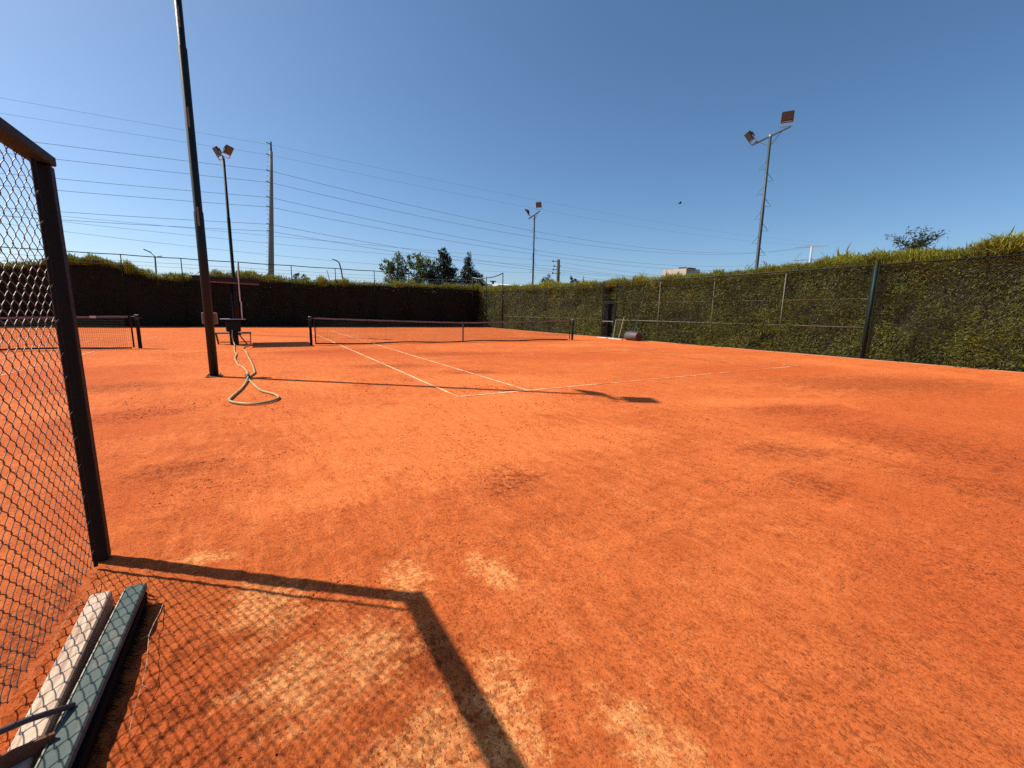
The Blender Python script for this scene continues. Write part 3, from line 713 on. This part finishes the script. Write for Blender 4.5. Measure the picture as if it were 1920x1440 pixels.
def far_hedge():
    t = thing('hedge', 'dark shaded hedge across the far end behind both nets, glowing only along its top', 'hedge', (-12, 31.8, 0), 'clipped hedges round the courts')
    m = MB(); hedge_core(m, np.arange(-45, 11.2, .6), 'x', 31.45, 32.3, lambda s: FTOP(s)-.30)
    m.build('branches', M['hedgecore'], t)
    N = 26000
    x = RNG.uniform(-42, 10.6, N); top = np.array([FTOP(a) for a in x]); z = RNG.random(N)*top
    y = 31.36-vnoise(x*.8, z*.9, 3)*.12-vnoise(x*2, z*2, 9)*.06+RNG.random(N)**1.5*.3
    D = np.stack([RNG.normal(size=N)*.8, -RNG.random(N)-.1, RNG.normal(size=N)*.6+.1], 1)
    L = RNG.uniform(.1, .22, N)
    quadmesh('foliage', leaves(np.stack([x, y, z], 1), D, L, L*.32), M['leaf_hedge'], t, np.clip(RNG.normal(size=N)*.12+.12, 0, .8))  # leaf tones held at the dark end, painting shade into this face
    def sh(x0, x1, dens):
        N = int((x1-x0)*dens); x = RNG.uniform(x0, x1, N); y = RNG.uniform(31.25, 32.4, N); top = np.array([FTOP(a) for a in x])
        tall = np.clip((top-3.95)*2.2, 0, 1)
        tuft = np.clip(vnoise(x*1.7, y*2, 51)*.6+vnoise(x*.6, y, 52)*.5+.35, 0, 1.2)
        L = (.13+.22*tuft+.25*tall)*RNG.uniform(.5, 1.2, N); z = top-.34-tall*.1+RNG.uniform(-.25, .28, N)*(.4+tuft)+tuft*.04
        D = np.stack([RNG.normal(size=N)*.32, RNG.normal(size=N)*.3, np.ones(N)], 1)
        return leaves(np.stack([x, y, z], 1), D, L, L*RNG.uniform(.08, .14, N)), np.clip(.28+.3*tuft+RNG.normal(size=N)*.2, 0, 1)
    P, v = sh(-42, 10.8, 1400)
    quadmesh('new_shoots', P, M['leaf_shoot'], t, v)

# ------------------------------------------------------------------ fences
def right_fence():
    X = 10.2
    t = thing('court_fence', 'wire fence with mid rail in front of the right hedge, one thick teal post', 'fence', (X, 8, 0))
    ys = [-12.3, -9.2, -6.05, -2.95+.0, 3.16, 6.29, 9.43, 17.07, 20.16, 23.2]
    for y in ys:
        if y == -2.95: continue
        xo = .03 if y in (3.16, 6.29, 9.43) else .06
        m = MB(); m.cyl((X+xo, y, 0), (X+xo, y, 3.22), .019, n=8); m.build('post', M['pale_post' if y in (3.16, 6.29, 9.43) else 'green_steel'], t, smooth=True)
    for y in (12.58, 13.72):
        m = MB(); m.box(X-.05, X+.01, y-.03, y+.03, 0, 3.22, .006); m.build('post', M['teal_post'], t)
    m = MB(); m.cyl((X-.05, .20, 0), (X-.05, .20, 3.28), .056, n=14); m.build('corner_post', M['teal_post'], t, smooth=True)
    for dy in (-.085, .08):
        m = MB(); m.bar((X-.03, .20+dy, 0), (X-.03, .20+dy, 3.24), .025, .025); m.build('post', M['teal_post'], t)
    m = MB(); m.cyl((X-.01, -14, 3.27), (X-.01, 26.2, 3.20), .024, n=8); m.build('top_rail', M['green_steel'], t, smooth=True)
    m = MB()
    m.cyl((X+.08, .3, 1.11), (X+.05, 12.55, 1.09), .018, n=8); m.cyl((X+.13, 13.75, 1.09), (X+.13, 26.2, 1.09), .018, n=8); m.build('mid_rail', M['pale_post'], t, smooth=True)
    m = MB(); m.cyl((X+.12, .3, 2.12), (X+.17, 12.55, 2.08), .008, n=6); m.build('tension_wire', M['pale_post'], t)
    # woven wire, drawn as flat zigzag strands (diamonds of 75 mm)
    c = .075; yy = -9.0; V = []; k = 0; P = []
    while yy < 26:
        far = yy > 9
        cc = c if not far else c*1.6
        if not (12.55 < yy < 13.75):
            nz = int(3.2/cc*2); z = np.arange(nz+1)*cc/2
            o = np.where((np.arange(nz+1)+k) % 2 == 0, -cc/4, cc/4)+RNG.normal(size=nz+1)*.003
            w = .0009
            a = np.stack([np.full(nz+1, X-.02)+vnoise(z*1.3, z*0+yy, 3)*.012, yy+o, z+.02], 1)
            s = np.array([0, w, 0.0])
            P.append(np.stack([a[:-1]-s, a[:-1]+s, a[1:]+s, a[1:]-s], 1))
        yy += cc/2; k += 1
    quadmesh('mesh', np.concatenate(P), M['green_wire'], t)
    g = thing('gate', 'narrow teal framed gate in the right hedge with dark opening behind', 'gate', (X, 13.15, 0))
    m = MB(); y0, y1 = 12.62, 13.68
    for y in (y0+.025, y1-.025): m.box(X-.075, X-.03, y-.02, y+.02, .05, 2.10, .004)
    for z in (.06, 2.07): m.box(X-.075, X-.03, y0+.05, y1-.05, z-.02, z+.02, .004)
    m.build('frame', M['teal_post'], g)
    m = MB(); m.box(X-.078, X-.035, y0+.05, y1-.05, .965, 1.015, .004); m.build('cross_bar', M['pale_post'], g)
    m = MB(); m.box(X-.05, X, y0-.01, y1+.01, 2.13, 2.19, .004); m.build('lintel', M['teal_post'], g)
    m = MB(); m.box(X-.10, X-.075, y0+.03, y0+.09, .75, .95, .004); m.tube([(X-.10, y0+.06, .9), (X-.14, y0+.06, .9), (X-.14, y0+.14, .9)], .008, 6); m.build('latch', M['darkgrey'], g)
    P = []; yy = y0+.06; k = 0
    while yy < y1-.05:
        nz = 40; z = np.linspace(.08, 2.05, nz+1); o = np.where((np.arange(nz+1)+k) % 2 == 0, -.024, .024)
        a = np.stack([np.full(nz+1, X-.05), yy+o, z], 1); s = np.array([0, .0016, 0]); P.append(np.stack([a[:-1]-s, a[:-1]+s, a[1:]+s, a[1:]-s], 1)); yy += .05; k += 1
    quadmesh('mesh', np.concatenate(P), M['black_green'], g)

def back_fence():
    t = thing('tall_fence', 'tall open fence of thin dark posts and sagging cables rising over the far hedge', 'fence', (-5, 31.3, 0))
    xs = [-31, -27.6, -24.4, -21.6, -18.6, -15.53, -12.41, -9.08, -5.68, -2.53, .54, 3.47, 6.61]
    zt = 4.64
    for x in xs:
        m = MB(); m.cyl((x, 31.2, 0), (x, 31.2, zt), .035, .03, n=8); m.build('post', M['black_green'], t, smooth=True)
    m = MB(); m.cyl((9.62, 31.1, 0), (9.62, 31.1, 4.72), .07, .06, n=10); m.build('corner_post', M['black_green'], t, smooth=True)
    for y, z in ((29.28, 4.60), (26.2, 4.76)):
        m = MB(); m.cyl((10.14, y, 0), (10.14, y, z), .045, .04, n=8); m.build('post', M['black_green'], t, smooth=True)
    P = [(x, 31.2, zt) for x in xs]+[(9.62, 31.1, 4.70)]
    def swag(m, P, r, sag, seg=6):
        pts = []
        for a, b in zip(P[:-1], P[1:]):
            a = Vector(a); b = Vector(b)
            for i in range(seg):
                u = i/seg; pts.append(a.lerp(b, u)-Vector((0, 0, sag*4*u*(1-u))))
        pts.append(Vector(P[-1])); m.tube(pts, r, 5)
    m = MB(); swag(m, P, .030, .03); m.build('top_cable', M['black_green'], t)
    m = MB(); swag(m, [(9.62, 31.1, 4.62), (10.14, 29.28, 4.52), (10.14, 26.2, 4.72)], .045, .10); m.build('rolled_net', M['mast_paint'], t)
    for dz, r in ((.38, .010), (.62, .009)):
        m = MB(); swag(m, [(a, b, c-dz) for a, b, c in P], r, .02); m.build('wire', M['cable'], t)

# ------------------------------------------------------------------ roller & bits by the gate
def roller():
    c = Vector((9.62, 10.55, .235)); ax = Vector((-.10, -1, 0)).normalized(); L = .95
    t = thing('court_roller', 'heavy rusty lawn roller parked against the right hedge near the gate', 'roller', (c.x, c.y, 0))
    a = c-ax*L/2; b = c+ax*L/2
    m = MB(); m.tube([a+ax*.0, a+ax*.012, b-ax*.012, b], [.225, .235, .235, .225], 32, caps=False); m.build('drum', M['roller'], t, smooth=True)
    for p, s in ((a, 1), (b, -1)):
        m = MB(); m.cyl(p+ax*s*.02, p+ax*s*.03, .226, n=32); m.build('end_plate', M['rust'], t)
    m = MB(); m.cyl(a-ax*.08, b+ax*.08, .022, n=10); m.build('axle', M['darkgrey'], t)
    up = Vector((.35, 0, 1)).normalized()
    m = MB()
    pa = a-ax*.06; pb = b+ax*.06
    m.bar(pa, pa+up*.30, .012, .05); m.bar(pb, pb+up*.30, .012, .05); m.bar(pa+up*.29, pb+up*.29, .04, .03)
    m.tube([c-ax*.24+up*.30, c-ax*.17+up*.48, c+up*.56, c+ax*.17+up*.48, c+ax*.24+up*.30], .016, 8)
    m.tube([c+up*.30, c+up*1.18], .018, 8); m.tube([c-ax*.2+up*1.18, c+ax*.2+up*1.18], .016, 8)
    m.build('handle_frame', M['darkgrey'], t)
    for (p, q, lab) in (((9.98, 12.45, 0), (10.02, 12.33, 1.12), 'pale cane leaning on the post at the edge of the gate'), ((9.94, 11.95, 0), (10.05, 11.72, 1.28), 'pale cane leaning on the hedge between gate and roller')):
        m = MB(); p = Vector(p); q = Vector(q); pts = [p.lerp(q, k/6)+Vector((0, .012*math.sin(k*2), 0)) for k in range(7)]
        m.tube(pts, .019, 6); 
        for k in range(1, 6): m.tube([pts[k]-Vector((0, 0, .012)), pts[k]+Vector((0, 0, .012))], .024, 6)
        tag(m.build('garden_cane', M['stick'], origin=p), lab, 'cane', 'canes by the gate')
    for (x, y, sx, sy, rz, lab) in ((9.62, 12.9, .35, .75, .1, 'pale stone slab lying in front of the gate'), (9.55, 12.0, .34, .62, -.15, 'pale stone slab halfway between gate and roller'), (9.35, 11.35, .28, .45, .3, 'small pale stone slab next to the roller')):
        m = MB(); m.obox((x, y, .02), (sx, sy, .05), Matrix.Rotation(rz, 3, 'Z'), .012)
        tag(m.build('stone_slab', M['stone'], origin=(x, y, 0)), lab, 'slab', 'stone slabs by the gate')

# ------------------------------------------------------------------ far things
def tree(name, label, loc, lobes, n, size, mat, cat='tree', group=None, tight=.16, trunk=.16, updir=.2, gaps=26):
    """lobes: (dx, dy, z, rx, rz) ellipsoids of the crown"""
    t = thing(name, label, cat, loc, group); L0 = Vector(loc)
    zt = max(l[2] for l in lobes); zb = min(l[2]-l[4] for l in lobes)
    m = MB(); m.tube([L0, L0+Vector((.1, 0, zt*.4)), L0+Vector((-.05, 0, zt*.75)), L0+Vector((0, 0, zt*.98))], [trunk, trunk*.8, trunk*.5, trunk*.15], 8)
    for (dx, dy, z, rx, rz) in lobes:
        b = L0+Vector((0, 0, max(z-rz*1.1-.4, z*.45))); e = L0+Vector((dx, dy, z))
        m.tube([b, b.lerp(e, .5)+Vector((0, 0, -.1)), e], [trunk*.45, trunk*.3, trunk*.1], 6)
        for _ in range(5):
            d = Vector((random.gauss(0, 1), random.gauss(0, 1), random.gauss(.3, .7))).normalized()
            m.tube([e, e+Vector((d.x*rx, d.y*rx, d.z*rz))*.85], [trunk*.12, trunk*.04], 5)
    m.build('trunk', M['bark'], t, smooth=True)
    vol = np.array([l[3]**2*l[4] for l in lobes])**.75; pr = vol/vol.sum()
    C = []; V = []; DD = []
    for li, l in enumerate(lobes):
        nl = int(n*pr[li]); nc = max(6, int(gaps*pr[li]*len(lobes)))
        d = unit(RNG.normal(size=(nc, 3))); r = RNG.random((nc, 1))**.38
        cc = d*r*np.array([l[3], l[3], l[4]])+np.array([l[0], l[1], l[2]])
        k = RNG.integers(0, nc, nl)
        p = cc[k]+RNG.normal(size=(nl, 3))*np.array([l[3], l[3], l[4]])*tight
        C.append(p); V.append(np.clip(.5+RNG.normal(size=nc)[k]*.18+RNG.normal(size=nl)*.2, 0, 1))
        DD.append(unit(p-np.array([l[0], l[1], l[2]]))*.8+RNG.normal(size=(nl, 3))*.7+np.array([0, 0, updir]))
    C = np.concatenate(C)+np.array(loc); N = len(C)
    ls = RNG.uniform(.6, 1.3, N)*size
    quadmesh('crown', leaves(C, np.concatenate(DD), ls, ls*.5), M[mat], t, np.concatenate(V))
    return t

def far_trees():
    g = 'trees beyond the far hedge'
    tree('broadleaf_tree', 'light green airy tree over the far hedge, left one of the pair', (8.3, 51.3, 0), [(-1.2, 0, 7.0, .75, .85), (.1, .2, 7.9, .75, .95), (.85, -.2, 7.0, .8, 1.0), (-.4, .3, 6.3, 1.2, 1.0), (-1.9, 0, 6.9, .45, .4), (0, 0, 5.2, 1.6, 1.0)], 3600, .26, 'leaf_light', group=g)
    tree('broadleaf_tree', 'light green rounded tree beside the dark conifer, over the far hedge', (11.1, 50.4, 0), [(-.9, 0, 7.8, .75, .95), (.5, .2, 8.0, .9, 1.0), (1.6, 0, 7.5, .6, .55), (0, -.3, 6.7, 1.3, 1.1), (2.2, .1, 7.9, .4, .3), (0, 0, 5.3, 1.6, 1.0)], 4200, .26, 'leaf_light', group=g)
    tree('conifer_tree', 'broad blackish conifer with ragged top, tallest tree over the far hedge', (14.0, 49.4, 0), [(.0, 0, 9.2, .5, .6), (-.45, 0, 9.2, .3, .25), (.35, .1, 8.4, .7, .7), (-.1, 0, 7.7, .9, .8), (.6, 0, 7.0, 1.1, .8), (-.7, .1, 6.5, 1.1, .8), (-1.6, 0, 5.9, .8, .6), (.9, 0, 6.0, 1.2, .9), (0, 0, 5.2, 2.0, .9)], 8500, .24, 'leaf_conifer', group=g, tight=.22, gaps=40)
    tree('conifer_tree', 'dark narrow conifer standing right of the broad one, by the hedge corner', (17.9, 49.8, 0), [(.05, 0, 9.1, .32, .55), (-.1, 0, 8.3, .55, .6), (.15, 0, 7.5, .75, .7), (-.4, 0, 6.7, .8, .7), (.7, 0, 6.6, .7, .6), (1.5, 0, 6.4, .6, .55), (0, 0, 5.6, 1.6, .8), (1.9, 0, 5.5, .9, .5)], 5200, .23, 'leaf_conifer', group=g, tight=.22, gaps=36)
    g = 'bushes beyond the hedges'
    tree('bush', 'dark rounded bush behind the hedge, between distant mast and wooden utility pole', (32.2, 50.7, 0), [(0, 0, 6.5, .8, .9), (.7, 0, 6.2, .7, .7), (-.8, 0, 6.0, .7, .6), (0, 0, 4.5, 1.5, 1.5)], 2200, .25, 'leaf_conifer', 'bush', g, gaps=30)
    tree('bush', 'small dark bush behind the hedge just right of the wooden utility pole', (35.6, 48.3, 0), [(-.5, 0, 6.6, .35, .7), (.5, 0, 6.4, .5, .5), (0, 0, 5.0, 1.0, 1.4)], 1300, .25, 'leaf_conifer', 'bush', g, gaps=30)
    tree('bush', 'dark bush peeking over the far hedge right of the concrete pole foot', (-3.3, 53, 0), [(-.3, 0, 5.35, .45, .35), (.6, 0, 5.1, .5, .35), (0, 0, 4.2, 1.2, .9)], 1200, .22, 'leaf_conifer', 'bush', g, gaps=30)
    tree('bush', 'tiny dark bush left of the concrete pole foot over the far hedge', (-6.6, 53, 0), [(0, 0, 5.0, .45, .3), (0, 0, 4.0, .9, .9)], 800, .22, 'leaf_conifer', 'bush', g, gaps=30)
    # open-branched tree behind the right hedge
    loc = Vector((25.2, 3.9, 0))
    t = thing('young_tree', 'sparse tree with arching branches of small leaflets above the right hedge', 'tree', loc)
    m = MB(); m.tube([loc, loc+Vector((.1, 0, 2.5)), loc+Vector((0, .1, 4.9))], [.12, .09, .06], 8)
    C = []; D = []
    for k in range(22):
        a = random.uniform(0, 2*PI); ln = random.uniform(.6, 1.7); up = random.uniform(.6, 1.7)
        b = loc+Vector((random.gauss(0, .15), random.gauss(0, .15), random.uniform(4.9, 5.6)))
        dirv = Vector((math.cos(a)*.8, math.sin(a), up)).normalized()
        pts = [b+dirv*ln*u+Vector((0, 0, .1*u-.35*u*u*ln*.35)) for u in np.linspace(0, 1, 8)]
        m.tube(pts, [.028-.003*i for i in range(8)], 5)
        for i in range(2, 8):
            for s in range(7):
                p = pts[i]+Vector((random.gauss(0, .12), random.gauss(0, .12), random.gauss(0, .09)))
                C.append(p); D.append((random.gauss(0, 1)+dirv.x*.6, random.gauss(0, 1)+dirv.y*.6, random.gauss(-.1, .45)))
    m.build('trunk', M['bark'], t, smooth=True)
    C = np.array([tuple(c) for c in C]); quadmesh('crown', leaves(C, np.array(D), RNG.uniform(.13, .28, len(C)), .062), M['leaf_dim'], t)

def far_poles():
    # tapered concrete power pole with step bolts
    base = Vector((-6.62, 55.6, 0)); top = Vector((-5.35, 55.6, 19.9)); at = lambda z: base.lerp(top, z/19.9)
    t = thing('power_pole', 'tall tapered grey concrete power pole carrying the overhead wires', 'pole', base)
    m = MB()
    m.tube([at(0), at(10), at(19.9)], [.38, .30, .19], 12); m.build('shaft', M['concrete'], t, smooth=True)
    m = MB(); m.tube([at(19.9), at(21.0)], [.12, .07], 8); m.build('tip', M['darkgrey'], t)
    for z in np.arange(6, 19.6, .55):
        m = MB(); p = at(z); r = .46-.23*z/19.9; m.cyl(p-Vector((r-.02, .1, 0)), p-Vector((r+.16, .1, -.02)), .025, n=5); m.build('step_bolt', M['darkgrey'], t)
    W = [(20.61, 26.0, 1.6, 20.5, 1.75, .012), (19.33, 25.0, 2.0, 19.0, 2.0, .012), (17.55, 24.5, 5.0, 17.5, 2.75, .022), (16.22, 25.0, 5.25, 15.5, 2.5, .022), (14.51, 21.0, 5.0, 15.0, 3.0, .022), (13.4, 18.5, 4.0, 15.0, 3.25, .022), (11.41, 18.5, 5.0, 14.0, 3.5, .022), (10.6, 18.5, 4.75, 14.5, 3.75, .022)]
    for (z, *_r) in W:
        p = at(min(z, 20.6)); m = MB()
        m.cyl(p-Vector((.05, .3, 0)), p-Vector((.5, .5, -.05)), .05, n=6); m.build('insulator', M['darkgrey'], t)
    names = ['highest thin wire from the tip of the concrete pole', 'second thin wire below the tip of the concrete pole', 'uppermost thick wire on the concrete pole', 'second thick wire down the concrete pole', 'third thick wire down the concrete pole', 'fourth thick wire down the concrete pole', 'fifth thick wire down the concrete pole', 'lowest thick wire on the concrete pole']
    for (z, zb, sb, zl, sl, r), lab in zip(W, names):
        a = at(min(z, 20.9))+Vector((-.1 if z < 20 else 0, -.45 if z < 20 else 0, 0)); B = Vector((149.2, 67.7, zb)); L = Vector((-160, 44, zl))
        pts = [L.lerp(a, u)-Vector((0, 0, sl*4*u*(1-u))) for u in np.linspace(0, 1, 24)][:-1]+[a.lerp(B, u)-Vector((0, 0, sb*4*u*(1-u))) for u in np.linspace(0, 1, 30)]
        m = MB(); m.tube(pts, r, 5)
        tag(m.build('overhead_wire', M['cable']), lab, 'wire', 'overhead wires across the sky')
    t = thing('pylon', 'pale distant pylon with two crossarms above the right hedge', 'pylon', (149.2, 67.7, 0))
    m = MB(); m.tube([(149.2, 67.7, 0), (149.2, 67.7, 24.7)], [.5, .30], 10); m.build('shaft', M['steel_far'], t, smooth=True)
    d = Vector((.42, -.9, 0)).normalized()
    c = Vector((149.2, 67.7, 24.6)); m = MB(); m.bar(c-d*4.6, c+d*4.6, .28, .28); m.build('crossarm', M['steel_far'], t)
    c = Vector((149.2, 67.7, 20.4)); m = MB(); m.bar(c-d*4.6, c+d*4.6, .26, .26)
    for s in (-1, 1): m.bar(c+d*s*4.5, c+d*s*2.6+Vector((0, 0, 2.4)), .16, .16)
    m.build('crossarm', M['cable'], t)
    # wooden utility pole
    ub = Vector((39.6, 57.7, 0)); t = thing('utility_pole', 'short dark wooden utility pole with insulator arms behind the hedge', 'pole', ub)
    m = MB(); m.tube([ub, ub+Vector((-.15, 0, 11.05))], [.33, .26], 10); m.build('shaft', M['darkwood'], t, smooth=True)
    d = Vector((.75, -.66, 0)); arms = []
    for z, L0, L1 in ((10.75, 1.0, .2), (9.9, .8, .6), (9.3, .9, .3), (8.65, 1.0, .5)):
        c = ub+Vector((-.15, 0, z)); m = MB(); m.bar(c-d*L0, c+d*L1, .09, .09)
        m.build('arm', M['darkgrey'], t)
        m = MB(); m.tube([c-d*L0-Vector((0, 0, .14)), c-d*L0+Vector((0, 0, .2))], [.13, .09], 8); m.build('insulator', M['darkgrey'], t)
        arms.append(c-d*L0)
    for (zl, sg, k, lab) in ((11.0, .25, 0, 'faint thin wire to the top arm of the wooden utility pole'), (12.25, 1.25, 1, 'faint thin wire to the second arm of the wooden utility pole'), (13.5, 2.5, 3, 'faint thin wire to the lowest arm of the wooden utility pole')):
        a = arms[k]; L = Vector((-70, 60, zl)); E2 = Vector((150, 50, a.z+1.5))
        m = MB(); m.tube([L.lerp(a, u)-Vector((0, 0, sg*4*u*(1-u))) for u in np.linspace(0, 1, 30)][:-1]+[a.lerp(E2, u)-Vector((0, 0, 2.0*4*u*(1-u))) for u in np.linspace(0, 1, 14)], .016, 5)
        tag(m.build('overhead_wire', M['cable']), lab, 'wire', 'overhead wires across the sky')
    # street lamps
    t = thing('street_lamp', 'street lamp with two heads above the far hedge, far left', 'street lamp', (-16.4, 48, 0))
    m = MB(); m.tube([(-16.42, 48, 0), (-16.25, 48, 6.15)], [.10, .06], 8); m.tube([(-16.25, 48, 6.1), (-16.6, 48, 6.5)], .035, 6); m.tube([(-16.25, 48, 6.0), (-16.0, 48.1, 6.15)], .03, 6); m.build('pole', M['darkgrey'], t)
    m = MB(); m.bar((-16.5, 48, 6.45), (-17.05, 48, 6.72), .24, .09, .02); m.build('lamp_head', M['darkgrey'], t)
    m = MB(); m.bar((-16.05, 48.1, 6.15), (-15.7, 48.1, 6.2), .2, .08, .02); m.build('lamp_head', M['silver'], t)
    t = thing('street_lamp', 'dark bent-necked street lamp above the far hedge left of the green trees', 'street lamp', (1.7, 52.8, 0))
    m = MB(); m.tube([(1.75, 52.8, 0), (1.66, 52.8, 5.0), (1.5, 52.8, 6.4), (1.3, 52.8, 7.2), (1.0, 52.8, 7.5)], [.11, .09, .08, .075, .06], 8); m.build('pole', M['darkgrey'], t)
    m = MB(); m.bar((1.05, 52.8, 7.48), (.5, 52.8, 7.62), .22, .09, .02); m.build('lamp_head', M['darkgrey'], t)
    m = MB(); m.tube([(.1, 53, 0), (.05, 53, 5.2), (-.17, 53, 6.25)], [.07, .05, .035], 6)
    tag(m.build('thin_pole', M['cable'], origin=(.1, 53, 0)), 'thin leaning grey pole just left of the bent street lamp', 'pole')
    # house behind the right hedge
    h = Vector((46.85, 36.75, 0)); t = thing('house', 'beige flat roofed house corner with dark roof tank above the hedge', 'house', h)
    v = Vector((h.x-CAM.x, h.y-CAM.y, 0)).normalized(); s = Vector((v.y, -v.x, 0))
    aL = (-s*.86+v*.5).normalized(); aR = (s*.62+v*.78).normalized()
    z1 = 8.42; L1, L2 = 4.0, 3.0
    c0 = h+s*.5
    def wall(p, q, th, nrm, z0, z1):
        m = MB(); off = nrm*th
        m.add([p, q, q+off, p+off]+[x+Vector((0, 0, z1)) for x in (p, q, q+off, p+off)], [(3, 2, 1, 0), (4, 5, 6, 7), (0, 1, 5, 4), (1, 2, 6, 5), (2, 3, 7, 6), (3, 0, 4, 7)]); return m
    wall(c0, c0+aL*L1, 3.0, aR, 0, z1).build('wall', M['plaster'], t)
    m = wall(c0+s*.012-v*.01, c0+aR*2.0+s*.012-v*.01, .05, aL, 0, z1); m.build('shaded_side_wall', M['greywall'], t)  # grey over the beige block paints shade onto this side
    m = MB(); p = c0+aL*1.4+aR*1.2; m.obox((p.x, p.y, z1+.13), (1.5, 1.1, .24), Matrix.Rotation(.5, 3, 'Z'), .03); m.build('roof_tank', M['darkgrey'], t)
    m = MB(); p = c0+aR*1.2-s*.1; m.obox((p.x, p.y, z1+.07), (1.7, .4, .12), Matrix.Rotation(math.atan2(aR.y, aR.x), 3, 'Z')); m.build('roof_edge', M['darkgrey'], t)
    t = thing('shed', 'long low building with white sheet roof seen over the hedge corner', 'shed', (24, 47, 0))
    m = MB(); m.box(20.8, 27.5, 46, 52, 0, 4.95); m.build('wall', M['greywall'], t)
    m = MB(); m.add([(20.4, 45.7, 4.95), (27.9, 45.7, 4.95), (27.9, 52.3, 5.1), (20.4, 52.3, 5.1), (20.4, 45.7, 5.15), (27.9, 45.7, 5.15), (27.9, 52.3, 5.75), (20.4, 52.3, 5.75)], [(3, 2, 1, 0), (4, 5, 6, 7), (0, 1, 5, 4), (1, 2, 6, 5), (2, 3, 7, 6), (3, 0, 4, 7)]); m.build('roof', M['whiteroof'], t)
    m = MB(); m.cyl((20.6, 47.5, 0), (20.6, 47.5, 5.6), .16, n=8); m.obox((20.6, 47.5, 5.68), (.75, .3, .16)); m.build('vent_pipe', M['darkgrey'], t)
    # bird
    b = Vector((26.73, 21.94, 11.86)); s = Vector((.857, -.514, 0))
    t = thing('bird', 'tiny dark bird flying in the clear sky above the hedge', 'bird', b)
    m = MB(); m.tube([b-s*.17-Vector((0, 0, .07)), b-s*.08-Vector((0, 0, .03)), b+s*.05, b+s*.12+Vector((0, 0, .03)), b+s*.17+Vector((0, 0, .045))], [.01, .05, .06, .045, .01], 8); m.build('body', M['bird'], t, smooth=True)
    f = Vector((.51, .86, 0))
    for sg in (-1, 1):
        m = MB(); m.add([b+s*.07, b-s*.06, b-s*.10+f*sg*.24+Vector((0, 0, .08)), b+s*.02+f*sg*.26+Vector((0, 0, .10)), b+s*.06+Vector((0, 0, .012)), b-s*.05+Vector((0, 0, .012)), b-s*.09+f*sg*.24+Vector((0, 0, .088)), b+s*.015+f*sg*.26+Vector((0, 0, .108))], [(0, 1, 2, 3), (7, 6, 5, 4), (0, 3, 7, 4), (1, 5, 6, 2), (2, 6, 7, 3)]); m.build('wing', M['bird'], t)

# ------------------------------------------------------------------ light, camera
def world():
    w = bpy.data.worlds.new('World'); SC.world = w; w.use_nodes = True
    n = w.node_tree.nodes; sk = n.new('ShaderNodeTexSky'); sk.sky_type = 'NISHITA'; sk.sun_disc = False
    S = Vector((-math.cos(SUN_AZ)*math.cos(SUN_EL), -math.sin(SUN_AZ)*math.cos(SUN_EL), math.sin(SUN_EL)))
    sk.sun_elevation = SUN_EL; sk.sun_rotation = math.atan2(S.x, S.y)
    sk.altitude = 100; sk.air_density = .8; sk.dust_density = 1.2; sk.ozone_density = 4
    hs = n.new('ShaderNodeHueSaturation'); hs.inputs['Saturation'].default_value = 1.10; hs.inputs['Hue'].default_value = .494
    w.node_tree.links.new(sk.outputs[0], hs.inputs['Color']); w.node_tree.links.new(hs.outputs[0], n['Background'].inputs[0]); n['Background'].inputs[1].default_value = .10
    l = bpy.data.lights.new('sun', 'SUN'); l.energy = 5.0; l.angle = math.radians(.53); l.color = (1, .93, .82)
    o = bpy.data.objects.new('sun', l); COL.objects.link(o); o.rotation_euler = S.to_track_quat('Z', 'Y').to_euler(); o.location = S*50

def camera():
    cd = bpy.data.cameras.new('camera'); c = bpy.data.objects.new('camera', cd); COL.objects.link(c)
    cp, sp = math.cos(PITCH), math.sin(PITCH)
    f = Vector((math.sin(YAW)*cp, math.cos(YAW)*cp, sp)); r0 = Vector((math.cos(YAW), -math.sin(YAW), 0)); u0 = r0.cross(f)
    r = math.cos(ROLL)*r0+math.sin(ROLL)*u0; u = -math.sin(ROLL)*r0+math.cos(ROLL)*u0
    c.matrix_world = Matrix(((r.x, u.x, -f.x, CAM.x), (r.y, u.y, -f.y, CAM.y), (r.z, u.z, -f.z, CAM.z), (0, 0, 0, 1)))
    cd.sensor_fit = 'HORIZONTAL'; cd.sensor_width = 36; cd.lens = FPX/1920*36
    cd.clip_start = .05; cd.clip_end = 3000
    SC.camera = c

mats(); setting(); near_fence(); court_tools(); masts()
net(-6.44, 6.36, 11.885, 'dark tennis net with grimy tape across the main court')
net(-24.4, -11.64, 11.94, 'dark tennis net of the neighbouring court, partly behind the fence post', -12.65)
net_post(-6.48, 11.87, -1, 'dark net post at the left end of the main court net')
net_post(6.42, 11.885, 1, 'dark net post by the hedge side end of the main court net', 'teal_post')
net_post(-11.60, 11.94, 1, 'dark net post of the neighbouring court, left of the near mast')
shelter(); right_hedge(); far_hedge(); right_fence(); back_fence(); roller(); far_trees(); far_poles(); world(); camera()
SC.view_settings.view_transform = 'Standard'; SC.view_settings.look = 'None'; SC.view_settings.exposure = .48; SC.view_settings.gamma = 1
SC.cycles.max_bounces = 6; SC.cycles.use_denoising = False
